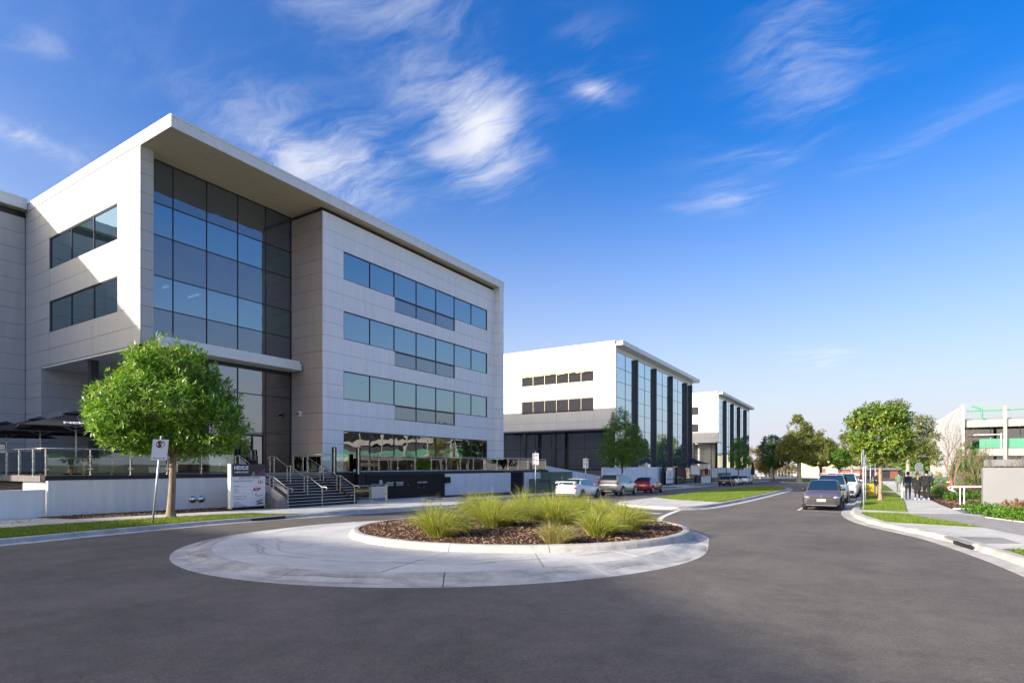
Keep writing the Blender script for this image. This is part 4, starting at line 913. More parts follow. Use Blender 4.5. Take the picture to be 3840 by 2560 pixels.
mb=MB(); q=[sg(1,.10),sg(1,.285),sg(.62,.285)]; mb.face([(p[0],p[1],p[2]) for p in q],'sign_plum'); q=[sg(.56,.285),sg(.60,.20),sg(.66,.165),sg(.70,.285)]; mb.face(q,'ink_grey'); mb.build('header_picture',DS)
def st(s,u,v,size,mat,bold=0.,xs=1.,shear=0.,align='LEFT'): text('lettering',s,size,mat,DS,frame_mtx(sg(u,v),(0,1,0),(0,0,1)),align,bold,.003,xs,shear)
st('NEXUS',.055,.125,.245,'ink_white',.008,.95); st('6 NEXUS COURT',.06,.205,.10,'ink_white',.004,.95); st('DIRECTORY BOARD',.19,.345,.135,'ink_grey',0,.9)
st('Monde Nissin Australia',.045,.415,.105,'ink_grey',0,.95); st('Level 3',.045,.525,.10,'ink_grey'); st('ADP',.045,.605,.10,'ink_grey'); st('Level 1',.045,.655,.10,'ink_grey'); st('Blockchain Tech',.04,.765,.10,'ink_grey'); st('Ground Level',.04,.825,.10,'ink_grey'); st('9673 1111',.05,.955,.09,'ink_grey',.001); st('SALTA.COM.AU',.05,.99,.09,'ink_grey',.001)
st('DEVELOPED BY',.05,.885,.035,'ink_grey'); st('LEASING ENQUIRIES',.05,.905,.035,'ink_grey')
st('ADP',.60,.635,.22,'ink_red',.012,.95,.35); st('BLOCKCHAIN\nTECH',.75,.75,.05,'ink_grey',0,1.)
mb=MB()
for k in range(3):
    pts=[]; 
    for j in range(9):
        a=-1.1+2.2*j/8; u=.73+.055*k+.07*math.cos(a); v=.43+.045*math.sin(a); pts.append((u,v))
    for j in range(8):
        w=.004+.012*math.sin(math.pi*(j+.5)/8); (a,b),(c,d)=pts[j],pts[j+1]; mb.face([sg(a-w,b),sg(c-w,d),sg(c+w,d),sg(a+w,b)],'ink_red')
mb.build('emblem',DS)
mb=MB()
for k in range(6): u=.68+.02*(k%3); v=.70+.025*(k//3); mb.face([sg(u,v),sg(u+.015,v),sg(u+.015,v+.018),sg(u,v+.018)],'ink_teal' if k%2 else 'ink_green')
mb.build('emblem',DS)
mb=MB(); mb.face([sg(.68,.885),sg(.92,.835),sg(.92,.875),sg(.69,.895)],'ink_green'); mb.face([sg(.70,.935),sg(.92,.915),sg(.94,.945),sg(.76,.965)],'ink_red'); mb.build('emblem',DS); st('SALTA',.73,.915,.075,'ink_black',.003,1.1,.2)
for v in (.375,.535,.675,.81): 
    mb=MB(); mb.box(sg(.04,v),(sx+.006,sg(.96,v)[1],sg(0,v)[2]+.006),'ink_grey'); mb.build('rule',DS)
# ---- umbrellas and picnic tables
def umbrella(loc,label,w=2.1,h=2.95,rz=0,lettered=True):
    U=thing('umbrella',loc,label,'umbrella','black market umbrellas on the terrace',rz)
    mb=MB(); mb.tube([(0,0,.05),(0,0,h)],.032,'steel',10); mb.build('pole',U,local=True)
    mb=MB(); mb.box((-.45,-.45,0),(.45,.45,.06),'black_paint'); mb.tube([(0,0,.06),(0,0,.35)],.05,'black_paint',10); mb.build('base',U,local=True)
    zr=h-.82; mb=MB(); k=mb.mi('canvas'); top=(0,0,h); c=[(-w,-w),(w,-w),(w,w),(-w,w)]; N=6
    def pt(cx,cy,t,sag=.0): return (cx*t,cy*t,h-.02-(h-.02-zr)*t**1.0-.05*math.sin(math.pi*t))
    for a in range(4):
        (x0,y0),(x1,y1)=c[a],c[(a+1)%4]
        for i in range(N):
            t0,t1=i/N,(i+1)/N
            for j in range(4):
                s0,s1=j/4,(j+1)/4
                def q(t,s):
                    x=x0+(x1-x0)*s; y=y0+(y1-y0)*s; p=pt(x,y,t); return (p[0],p[1],p[2]-.05*t*math.sin(math.pi*s))
                mb.face([q(t0,s0),q(t1,s0),q(t1,s1),q(t0,s1)] if i else [q(0,0),q(t1,s0),q(t1,s1)],'canvas')
        mb.face([(x0,y0,zr),(x1,y1,zr),(x1,y1,zr-.04),(x0,y0,zr-.04)],'canvas')
    cn=mb.build('canopy',U,smooth=False,local=True)
    mb=MB(); 
    for a in range(4):
        (x0,y0),(x1,y1)=c[a],c[(a+1)%4]; mb.face([(0,0,h+.04),(x0*.22,y0*.22,h-.15),(x1*.22,y1*.22,h-.15)],'canvas')
    mb.build('vent',cn,local=True)
    for k in range(8):
        a=math.pi/4*k; L=w*(1.36 if k%2 else .97); e=(L*math.cos(a),L*math.sin(a)); mb=MB()
        mid=(e[0]*.5,e[1]*.5,h-.10-(h-zr)*.5); mb.tube([(0,0,h-.08),(e[0],e[1],zr-.03)],.012,'steel_dull',5); mb.tube([(0,0,zr-.12),mid],.011,'steel_dull',5); mb.build('rib',U,local=True)
    if lettered:
        for a in range(4):
            ang=math.pi/2*a; r=Vector((math.cos(ang),math.sin(ang),0)); o=Vector((math.sin(ang),-math.cos(ang),0)); sl=(h-zr)/w; u=(-o+Vector((0,0,sl))).normalized(); t=.86
            org=o*(w*t)+Vector((0,0,h-(h-zr)*t+.0)); lm=frame_mtx(org,r,u)
            text('lettering','NEXUS',.34,'ink_white',None,lm,'CENTER',.01,.012,1.15).parent=U
    return U
def loc_px(px,depth,z): r=ray(px,1748); return (r.x*depth,r.y*depth,z)
umbrella(loc_px(284,26.3,TZ-.006),'tallest-looking black umbrella closest to the stairs, its pole by a picnic table',rz=R(-14))
umbrella(loc_px(150,29.6,TZ-.006),'middle black umbrella of the three on the terrace',rz=R(-20))
umbrella(loc_px(24,32.6,TZ-.006),'leftmost black umbrella, cut off by the edge of the picture',rz=R(-24))
def picnic(loc,rz,label):
    P=thing('picnic_table',loc,label,'picnic table','timber picnic tables on the terrace',rz)
    for k in range(5): mb=MB(); mb.box((-1.1,-.375+.15*k,.70),(1.1,-.235+.15*k,.74),'timber_grey'); mb.build('top_plank',P,local=True)
    for s in (-1,1):
        for k in range(2): mb=MB(); y=s*(.62+.14*k); mb.box((-1.1,y-.065,.40),(1.1,y+.065,.44),'timber_grey'); mb.build('seat_plank',P,local=True)
    for sx_ in (-.75,.75):
        mb=MB()
        for s in (-1,1): mb.obox((sx_,s*.42,.35),Vector((.045,0,0)),Vector((0,.05,0)),Vector((0,-s*.2,.36)),'timber')
        mb.box((sx_+.05,-.82,.29),(sx_+.095,.82,.40),'timber'); mb.box((sx_+.05,-.36,.58),(sx_+.095,.36,.70),'timber'); mb.build('leg_frame',P,local=True)
    return P
picnic(loc_px(243,25.2,TZ-.006),R(62),'timber picnic table right behind the terrace corner balustrade'); picnic(loc_px(350,26.2,TZ-.006),R(62),'timber picnic table half hidden behind the leafy street tree'); picnic(loc_px(95,30.5,TZ-.006),R(100),'timber picnic table in shade under the middle umbrella')
# ================================================================ VEGETATION
def leaf(mb,k,p,d,up,L,W):
    s=d.cross(up)
    if s.length<1e-4: s=d.orthogonal()
    s.normalize(); n=s.cross(d); i=len(mb.v); m=p+d*L*.5+n*L*.06; t=p+d*L-n*L*.10
    mb.v+=[tuple(p),tuple(m+s*W-n*W*.35),tuple(t),tuple(m-s*W-n*W*.35)]
    mb.f.append((i,i+1,i+2)); mb.m.append(k); mb.f.append((i,i+2,i+3)); mb.m.append(k)
def crown(lobes,clusters,per,L,W,mat,seed,spread=.22,shell=.55,gap=.0,droop=.0,gs=1.1,spike=0):
    """leaf clusters through the outer volume of overlapping lobes; a noise field leaves gaps and breaks the outline"""
    rd=random.Random(seed); mb=MB(); k=mb.mi(mat)
    wts=[(l[3]*l[4]+l[4]*l[5]+l[3]*l[5]) for l in lobes]; n=0; tries=0; off=seed*3.7
    while n<clusters and tries<clusters*12:
        tries+=1
        l=rd.choices(lobes,wts)[0]
        d=Vector((rd.gauss(0,1),rd.gauss(0,1),rd.gauss(0,1))).normalized()
        r=shell+(1-shell)*rd.random()**.6
        p0=Vector((l[0],l[1],l[2])); 
        bump=1+.24*mnoise.noise(Vector((d.x*1.7+off,d.y*1.7,d.z*1.7+l[2])))+.12*mnoise.noise(Vector((d.x*4.5+off,d.y*4.5,d.z*4.5)))
        p=p0+Vector((d.x*l[3],d.y*l[4],d.z*l[5]))*r*bump
        if d.z<-.35 and rd.random()<.35: continue
        if gap and mnoise.noise(p*gs+Vector((off,0,0)))<-.42+gap: continue
        deep=any(((p.x-q[0])/q[3])**2+((p.y-q[1])/q[4])**2+((p.z-q[2])/q[5])**2<.30 for q in lobes)
        if deep and rd.random()<.75: continue
        n+=1
        out=(p-p0).normalized()*.8+Vector((0,0,.45))+Vector((rd.uniform(-.5,.5),rd.uniform(-.5,.5),rd.uniform(-.3,.3))); out.normalize()
        a0=rd.random()*6.28; e1=out.orthogonal().normalized(); e2=out.cross(e1)
        for j in range(per):
            a=a0+j*2.4+rd.uniform(-.3,.3); t=rd.uniform(.1,.95)
            dd=(e1*math.cos(a)+e2*math.sin(a))*(1-t*.55)+out*(t*1.0-.1)-Vector((0,0,droop*rd.random())); dd.normalize()
            base=p+out*(spread*(t-.5))+Vector((rd.uniform(-1,1),rd.uniform(-1,1),rd.uniform(-1,1)))*spread*.25
            sz=rd.uniform(.7,1.2); leaf(mb,k,base,dd,out+Vector((rd.uniform(-.3,.3),rd.uniform(-.3,.3),.6)),L*sz,W*sz)
    return mb
def limbs(mb,p,d,L,r,depth,rd,mat,kids=3,spread=.6,seg=4,minr=.008,lift=.15,wob=.16):
    pts=[p]; rads=[r]; q=p.copy(); dd=d.copy()
    for s in range(seg):
        dd=(dd+Vector((rd.uniform(-wob,wob),rd.uniform(-wob,wob),rd.uniform(-wob*.5,wob*.5)+lift*.15))).normalized(); q=q+dd*L/seg; pts.append(q.copy()); rads.append(max(minr*.6,r*(1-.55*(s+1)/seg)))
    mb.tube(pts,rads,mat,6 if r>.03 else 4,False)
    if depth<=0: return
    for c in range(kids):
        t=rd.uniform(.45,1.) if c else 1.; i=min(seg,max(1,int(t*seg))); ax=Vector((rd.uniform(-1,1),rd.uniform(-1,1),rd.uniform(-.3,.8)))
        nd=(dd+ax*spread).normalized(); limbs(mb,pts[i],nd,L*rd.uniform(.6,.82),max(minr,rads[i]*rd.uniform(.6,.8)),depth-1,rd,mat,kids,spread,max(3,seg-1),minr,lift,wob)
def tree(label,base,th,tr,lobes,clusters,per,L,W,leafm,barkm,seed,name='street_tree',group=None,lean=(0,0),cat='tree',**kw):
    """base on the ground; lobes are (across the view, along the view, height above base, radii)"""
    b=Vector(base); o=thing(name,b,label,cat,group); rd=random.Random(seed)
    wlob=[]
    for (u,v,z,rx,ry,rz) in lobes:
        p=b+RGT*u+FWD*v; wlob.append((p.x,p.y,b.z+z,(rx+ry)/2,(rx+ry)/2,rz))
    top=b+Vector((lean[0],lean[1],th)); mb=MB()
    path=[b-Vector((0,0,.1)),b+Vector((0,0,.06)),b+Vector((0,0,.25))]+[b.lerp(top,t)+Vector((rd.uniform(-.03,.03),rd.uniform(-.03,.03),0))*(th/2.5) for t in (.3,.5,.75,1)]
    mb.tube(path,[tr*1.7,tr*1.45,tr*1.12,tr,tr*.93,tr*.88,tr*.85],barkm,12,False)
    for l in wlob:
        c=Vector((l[0],l[1],l[2])); 
        for _ in range(2):
            e=c+Vector((rd.uniform(-1,1)*l[3],rd.uniform(-1,1)*l[4],rd.uniform(-.3,.5)*l[5]))*.55; d=(e-top); 
            if d.length>.3: limbs(mb,top-Vector((0,0,.05)),d.normalized(),d.length*(.62 if th<3 else .46),tr*.5,1,rd,barkm,3,.5)
    mb.build('trunk',o,smooth=True)
    crown(wlob,clusters,per,L,W,leafm,seed,**kw).build('crown',o)
    return o
def on(x,y,dz=.128): return (x,y,gz(x,y)+dz)
tb=G(640,1940,.13)
tree('broad leafy street tree standing before the white terrace wall on the left',(tb.x,tb.y,gz(tb.x,tb.y)+.14),2.35,.135,
  [(-.15,0,4.20,2.55,2.5,1.45),(.05,0,5.75,1.55,1.5,1.05),(1.75,-.2,3.55,1.25,1.2,1.0),(-2.15,.1,3.95,1.05,1.0,.85),(-.9,-.5,3.3,1.5,1.4,.85),(.8,.3,3.0,1.4,1.3,.75),(.65,.2,4.9,1.35,1.2,1.0),(-1.2,.2,5.0,1.2,1.2,.9)],
  2900,9,.24,.036,'leaf_bright','bark_pale',11,lean=(-.05,.12),spread=.20,shell=.5,gap=.12,droop=.35)
p2=at(2334,X=-20.5); tree('tall oval street tree behind the silver four-wheel drive',on(p2.x,p2.y),2.2,.10,
  [(0,0,5.0,2.0,2.0,2.2),(.5,0,4.0,2.0,1.9,1.6),(-.7,0,3.7,1.7,1.7,1.4),(-.15,0,6.8,1.15,1.1,1.4)],2100,8,.20,.032,'leaf_mid','bark_dark',12,spread=.25,gap=.12,droop=.4)
p3=at(2770,X=-20.5); tree('small oval street tree near the farthest office block',on(p3.x,p3.y),2.2,.10,
  [(0,0,5.2,2.0,2.0,2.3),(.3,0,3.9,1.9,1.9,1.5),(-.1,0,7.2,1.1,1.1,1.3)],900,7,.30,.055,'leaf_mid','bark_dark',13,spread=.3,gap=.16,droop=.4)
tree('round clipped street tree on the right verge with glossy leaves',on(.72,41.0,.14),2.15,.105,
  [(0,0,4.1,1.75,1.7,1.7),(-.5,0,4.9,1.25,1.2,.95),(.75,0,3.4,1.2,1.1,1.0),(-.7,0,3.1,1.0,1.0,.8),(.4,0,4.9,1.15,1.1,.85)],1700,8,.20,.046,'leaf_round','bark_pale',14,spread=.22,gap=.10,droop=.3,shell=.5)
tree('tall open gum tree rising behind the round clipped tree',on(3.9,77.,.1),3.6,.2,
  [(-1.2,0,8.6,1.3,1.3,1.3),(.2,0,7.2,1.7,1.6,1.1),(1.9,0,7.0,1.0,1.0,1.0),(2.3,0,5.4,1.4,1.3,1.0),(-.9,0,5.3,1.8,1.6,1.2),(1.0,0,3.8,2.2,2.0,1.0),(3.0,0,3.4,1.2,1.2,.9)],1300,7,.30,.05,'leaf_gum','bark_grey',15,'gum_tree',spread=.35,gap=.26,droop=.6,gs=.7)
b5=G(2997,1806,.14); tree('tall gum tree with pale trunk on the far median',(b5.x,b5.y,gz(b5.x,b5.y)+.14),4.0,.42,
  [(-.4,0,7.6,3.0,3.0,2.0),(-.2,0,10.2,1.9,1.9,1.7),(-.3,0,12.0,.8,.8,1.0),(2.2,0,7.2,2.2,2.2,1.7),(-2.4,0,5.8,2.0,2.0,1.5),(1.2,0,9.6,1.3,1.3,1.4),(0,0,4.9,3.2,3.0,1.1)],2000,7,.42,.11,'leaf_gum','bark_grey',16,'gum_tree','gum trees on the far median',spread=.5,gap=.2,droop=.5,gs=.5)
r=ray(3077,1748); tree('broad dark gum tree beside the pale-trunked one on the far median',on(r.x*132,r.y*132),4.2,.3,
  [(0,0,7.0,3.6,3.3,2.4),(-.8,0,9.0,2.0,2.0,1.9),(1.9,0,8.0,1.8,1.8,1.6),(.3,0,10.6,1.1,1.1,1.2),(0,0,4.6,3.9,3.6,1.3),(3.2,0,5.6,1.4,1.4,1.6)],2000,7,.42,.11,'leaf_gum','bark_dark',17,'gum_tree','gum trees on the far median',spread=.5,gap=.18,droop=.5,gs=.5)
r=ray(2902,1748); tree('dark green street tree left of the tall gum trees',on(r.x*128,r.y*128),3.0,.16,[(0,0,5.6,2.7,2.7,2.6),(-.4,0,7.6,1.4,1.4,1.4),(.6,0,4.2,2.6,2.5,1.3)],1100,7,.36,.09,'leaf_dark','bark_dark',18,spread=.4,gap=.14,gs=.6)
r=ray(2893,1748); tree('bluish open gum crown above the dark green street tree',on(r.x*175,r.y*175),6,.3,[(0,0,11.3,2.6,2.6,2.0),(-1.8,0,9.6,1.8,1.8,1.5),(2.2,0,9.0,2.2,2.2,2.0)],600,7,.5,.12,'leaf_dark','bark_grey',19,'gum_tree',spread=.6,gap=.25,gs=.4)
r=ray(2852,1748); tree('dry golden gum tree beyond the farthest office block',on(r.x*185,r.y*185),3.4,.3,[(0,0,5.6,4.0,4,3.2),(2,0,4,3.5,3.5,2.4),(-1.5,0,9.5,2.0,2,1.2)],1000,7,.55,.12,'leaf_tan','bark_grey',20,'gum_tree',spread=.6,gap=.2,gs=.4)
r=ray(3150,1748); tree('small bright street tree right of the far median',on(r.x*120,r.y*120),2.4,.12,[(0,0,4.4,2.0,2,1.9),(.3,0,5.8,1.1,1.1,1.0)],600,7,.36,.09,'leaf_shrub','bark_dark',21,spread=.4,gap=.12)
r=ray(3195,1748); tree('grey gum tree half hidden behind the round clipped tree',on(r.x*150,r.y*150),5,.3,[(0,0,8.0,3.0,3,2.2),(-1.5,0,11.0,1.6,1.6,1.2),(1.5,0,5.4,3.4,3,1.8)],900,7,.5,.12,'leaf_gum','bark_grey',22,'gum_tree',spread=.6,gap=.24,gs=.4)
# tree line closing the far end of the street
far=[(2700,300,9,'leaf_tan'),(2790,310,10,'leaf_gum'),(2880,290,7,'leaf_tan'),(2925,300,8,'leaf_tan'),(2965,320,7,'leaf_tan'),(3020,330,6,'leaf_tan'),(3052,300,5,'leaf_tan'),(3110,280,11,'leaf_gum'),(3170,300,8,'leaf_gum'),(3240,260,11,'leaf_gum'),(3320,220,9,'leaf_gum'),(3390,200,9,'leaf_gum'),(3450,150,9,'leaf_gum'),(3480,120,8,'leaf_shrub')]
for i,(px,dp,h,mt) in enumerate(far):
    r=ray(px,1748); tree(['low golden','scrubby golden','grey green','broad grey green'][i%4]+' tree in the far tree line, number %s from the left'%['one','two','three','four','five','six','seven','eight','nine','ten','eleven','twelve','thirteen','fourteen'][i],on(r.x*dp,r.y*dp,-.06),h*.3,.2,[(0,0,h*.62,h*.42,h*.42,h*.36),(h*.3,0,h*.48,h*.34,h*.34,h*.26),(-h*.3,0,h*.45,h*.32,h*.32,h*.25)],330,6,.8,.2,mt,'bark_grey',40+i,'far_tree','far tree line',spread=.9,gap=.16,gs=.3)
# bare trees and evergreens of the right garden
def bare(px,dp,h,r0,seed,label,kids=3):
    r=ray(px,1748); b=Vector(on(r.x*dp,r.y*dp,.15)); o=thing('bare_tree',b,label,'tree','leafless trees in the right garden'); rd=random.Random(seed); mb=MB()
    for s in range(2 if h>4 else 3):
        d=Vector((rd.uniform(-.3,.3),rd.uniform(-.3,.3),1)).normalized(); limbs(mb,b-Vector((0,0,.05)),d,h*.40,r0,4,rd,'bark_twig',kids,.62,5,.007,.25,.2)
    mb.build('branches',o,smooth=True); return o
bare(3575,47,6.6,.125,1,'tallest leafless tree with bent twin trunks in the right garden'); bare(3657,42,3.8,.085,2,'smaller spreading leafless tree right of the tallest one'); bare(3618,43,2.2,.03,8,'leafless sapling between the two larger bare trees'); bare(3838,38,2.8,.05,4,'leafless tree cut off by the right edge of the picture')
r=ray(3645,1748); tree('dense bright green conifer shrub behind the leafless trees',on(r.x*58,r.y*58,.1),.8,.1,[(0,0,2.4,1.5,1.5,2.0),(.5,0,1.8,1.6,1.6,1.4),(-.6,0,3.8,.8,.8,1.0),(-1.0,0,1.6,1.2,1.2,1.3)],1200,7,.22,.035,'leaf_shrub','bark_dark',23,'evergreen',spread=.25,gap=.1)
def shrub(px,py,w,h,mat,seed,label,L=.09,W=.022,cl=260,dz=.16,dp=None,cat='shrub',pos=None,group='shrubs in the right garden beds'):
    if pos: b=Vector(pos)
    elif dp: r=ray(px,1748); b=Vector(on(r.x*dp,r.y*dp,dz))
    else: b=G(px,py,dz)
    o=thing('shrub',b,label,cat,group); lob=[(b.x,b.y,b.z+h*.48,w*.5,w*.5,h*.5),(b.x+w*.2,b.y,b.z+h*.35,w*.36,w*.36,h*.36),(b.x-w*.22,b.y+w*.1,b.z+h*.32,w*.34,w*.34,h*.34)]
    crown(lob,cl,6,L,W,mat,seed,spread=.09,shell=.35).build('foliage',o)
    mb=MB(); rd=random.Random(seed)
    for _ in range(6): limbs(mb,b-Vector((0,0,.02)),Vector((rd.uniform(-.7,.7),rd.uniform(-.7,.7),1)).normalized(),h*.5,.012,1,rd,'bark_dark',2,.5,3,.004)
    mb.build('stems',o)
SH=[(3655,1922,.75,.50,'leaf_shrub','green ball shrub just left of the grey sign board'),(3725,1935,.70,.50,'leaf_shrub','green ball shrub under the left end of the grey sign board'),(3768,1942,.62,.42,'leaf_shrub','low green shrub second from the left below the grey sign board'),(3806,1948,.55,.42,'leaf_shrub','low green shrub third from the left below the grey sign board'),(3836,1952,.5,.40,'leaf_shrub','green shrub under the grey sign board at the picture edge'),(3812,1930,.95,.62,'leaf_rust','rusty red shrub before the grey sign board'),
 (3570,1872,1.0,.55,'leaf_shrub','bright green mound shrub left of the steel handrail'),(3610,1870,.8,.5,'leaf_shrub','green shrub right behind the steel handrail posts'),(3655,1868,1.0,.55,'leaf_shrub','green mound shrub between steel handrail and grey board'),(3530,1860,1.3,.7,'leaf_mid','dark green mound shrub beside the footpath walkers'),(3505,1845,.9,.5,'leaf_shrub','yellow green shrub next to the path'),
 (3560,1845,1.6,.7,'leaf_rust','russet ground shrub behind the green mounds'),(3620,1845,1.7,.75,'leaf_rust','russet flowering shrub behind the steel handrail'),(3670,1842,1.4,.8,'leaf_rust','russet shrub left behind the grey board'),(3510,1828,1.6,.9,'leaf_mid','olive green shrub at the far side of the bed'),(3570,1822,1.9,.9,'leaf_mid','broad green shrub in the middle of the garden bed'),(3640,1825,1.9,1.0,'leaf_shrub','leafy shrub under the smaller leafless tree')]
for i,(px,py,w,h,mt,lb) in enumerate(SH): shrub(px,py,w,h,mt,100+i,lb,cl=230 if w<1.2 else 330)
# clipped hedge along the car park
hd=thing('hedge',on(8,60,.1),'clipped green hedge behind the people on the footpath','hedge'); mb=None
lob=[]
for k in range(9):
    x=4.4+k*1.55; y=68-k*.9; lob.append((x,y,gz(x,y)+1.0,1.2,1.2,.95))
crown(lob,1900,6,.14,.04,'leaf_shrub',77,spread=.15,shell=.5).build('foliage',hd); mb=MB(); mb.box((4.4,61,gz(6,64)),(16,61.6,gz(6,64)+.4),'bark_dark'); 
for k in range(9):
    x=4.4+k*1.55; y=68-k*.9; mb.tube([(x,y,gz(x,y)),(x,y,gz(x,y)+1)],.05,'bark_dark',6)
mb.v=mb.v[8:]; mb.f=[tuple(i-8 for i in f) for f in mb.f[6:]]; mb.m=mb.m[6:]; mb.build('stems',hd)
hd2=thing('hedge',on(14,50,.1),'low hedge behind the grey sign board','hedge'); lob=[(8.2+k*1.4,57.5+k*.2,gz(10,57)+1.0,1.0,1.0,.9) for k in range(10)]
crown(lob,1200,6,.16,.045,'leaf_mid',78,spread=.15,shell=.5).build('foliage',hd2); mb=MB()
for l in lob: mb.tube([(l[0],l[1],gz(l[0],l[1])),(l[0],l[1],l[2])],.05,'bark_dark',6)
mb.build('stems',hd2)
# grass clumps of the roundabout, blown towards the right
def tuft(px,py,h,sp,n,seed,label,mats=('tuft_blade','tuft_dry'),dry=.18,wind=.5,group='grass clumps on the roundabout',base=None,lean=None):
    b=base or G(px,py,.33); rd=random.Random(seed)
    if base is None: b.z=mulch_z(b.x,b.y)
    o=thing('grass_clump',b,label,'ornamental grass',group); A=MB()
    wd=(RGT*.95+FWD*.2)
    for _ in range(n):
        mt=mats[1] if rd.random()<dry else mats[0]; k=A.mi(mt)
        a=rd.random()*6.283; r0=rd.random()**.5*sp*.30; p=Vector((b.x+r0*math.cos(a),b.y+r0*math.sin(a),b.z-.02)); L=h*rd.uniform(.55,1.0)
        out=Vector((math.cos(a),math.sin(a),0)); d=(Vector((0,0,1))+out*(rd.uniform(.0,.95))*sp+wd*rd.uniform(.0,.35)*wind).normalized()
        w=rd.uniform(.0045,.008); s=d.cross(Vector((rd.uniform(-1,1),rd.uniform(-1,1),.2))).normalized(); i=len(A.v); N=6; q=p.copy()
        for j in range(N+1):
            t=j/N; ww=w*(1-.85*t); A.v+=[tuple(q-s*ww),tuple(q+s*ww)]
            g=Vector((0,0,-1))*(.50*t)+wd*(.20*wind*t)+out*.14*t; d=(d+g*rd.uniform(.8,1.5)).normalized(); q=q+d*(L/N)
        for j in range(N): A.f.append((i+2*j,i+2*j+1,i+2*j+3,i+2*j+2)); A.m.append(k)
    A.build('blades',o); return o
TF=[(1660,2002,1.16,1.10,2000,.30,'large pale grass clump at the left end of the roundabout planting'),(1862,1975,1.22,1.16,2000,.12,'wide bright green grass clump second from the left on the roundabout'),(1800,1940,1.22,1.10,1600,.35,'straw-tipped grass clump at the back left of the roundabout'),(1985,1950,1.28,1.16,1900,.12,'tall grass clump in front of the white sedan on the roundabout'),(2095,1968,1.22,1.10,2000,.15,'rounded yellow green grass clump at the middle of the roundabout'),(2130,1925,1.16,0.99,1600,.15,'grass clump behind the middle one on the roundabout'),(2218,1935,1.04,0.99,1400,.10,'small bright grass clump behind on the roundabout, right of the middle'),(2285,1955,0.98,0.88,1200,.15,'low grass clump between the two right-hand clumps'),(2250,2000,0.92,0.94,1600,.15,'low dense grass clump at the front right of the roundabout'),(2352,1978,1.04,0.99,1600,.25,'rightmost grass clump on the roundabout'),(2090,2020,0.67,0.88,900,.85,'small brown dried grass clump at the front of the roundabout')]
for i,(px,py,h,sp,n,dr_,lb) in enumerate(TF): tuft(px,py,h,sp,n,200+i,lb,dry=dr_,wind=.6)
for i,(px,py) in enumerate([(3580,1815),(3640,1812),(3600,1800)]):
    b=G(px,py,.16); tuft(0,0,1.2,1.0,380,300+i,['strappy green clump left in the right garden','strappy green clump right of its twin in the garden','strappy green clump behind its two neighbours'][i],('leaf_shrub','turf_blade'),.4,.1,'strappy plants in the right garden',b)
# a few weeds along the foot of the white wall
for i,(px,py) in enumerate([(100,1955),(190,1945),(330,1930),(530,1915),(30,1960)]):
    b=G(px,py,.15); tuft(0,0,.22,1.1,22,330+i,['sparse weed at the foot of the white wall, second from the left','small weed below the left end of the tall white wall','weed by the wall joint between corner and street tree','weed close to the leaning sign pole at the wall foot','leftmost weed at the foot of the low white wall'][i],('turf_blade','tuft_dry'),.5,0,'weeds along the white wall',b)
# ================================================================ VEHICLES (front towards local +x)
def lerp(a,b,t): return a+(b-a)*t
def curve(pts,x):
    if x<=pts[0][0]: return pts[0][1]
    for (a,u),(b,v) in zip(pts,pts[1:]):
        if x<=b:
            t=(x-a)/(b-a); t=t*t*(3-2*t)*.5+t*.5; return lerp(u,v,t)
    return pts[-1][1]
STY={
 'hatch':dict(L=4.05,W=1.74,H=1.47,wb=2.58,r=.315,cowl=.98,rf=.18,rr=-1.25,rb=-1.92,hood=[(-2.03,.80),(-1.9,.96),(-1.2,.95),(0,.92),(.95,.90),(1.45,.83),(1.85,.70),(2.03,.52)]),
 'liftback':dict(L=4.45,W=1.77,H=1.46,wb=2.64,r=.32,cowl=1.05,rf=.25,rr=-1.2,rb=-2.0,hood=[(-2.22,.82),(-2.05,.99),(-1.3,.98),(0,.93),(1.0,.90),(1.6,.84),(2.05,.70),(2.22,.52)]),
 'sedan':dict(L=4.55,W=1.77,H=1.45,wb=2.64,r=.325,cowl=.98,rf=.22,rr=-.95,rb=-1.62,hood=[(-2.27,.80),(-2.2,.98),(-1.6,1.0),(0,.94),(.98,.92),(1.6,.85),(2.1,.70),(2.27,.50)]),
 'coupe':dict(L=4.6,W=1.79,H=1.39,wb=2.8,r=.33,cowl=.75,rf=-.02,rr=-1.0,rb=-1.8,hood=[(-2.3,.78),(-2.22,.95),(-1.7,.97),(0,.92),(.75,.90),(1.6,.84),(2.1,.70),(2.3,.52)]),
 'suv':dict(L=4.8,W=1.9,H=1.72,wb=2.86,r=.37,cowl=1.12,rf=.42,rr=-1.95,rb=-2.32,hood=[(-2.4,.85),(-2.33,1.08),(-1.4,1.08),(0,1.06),(1.1,1.04),(1.7,.99),(2.2,.86),(2.4,.60)]),
 'ute':dict(L=5.25,W=1.86,H=1.80,wb=3.2,r=.38,cowl=1.22,rf=.60,rr=-.85,rb=-1.02,hood=[(-2.62,1.02),(-2.6,1.12),(-1.1,1.13),(0,1.12),(1.2,1.10),(1.8,1.06),(2.4,.96),(2.62,.66)]),
}
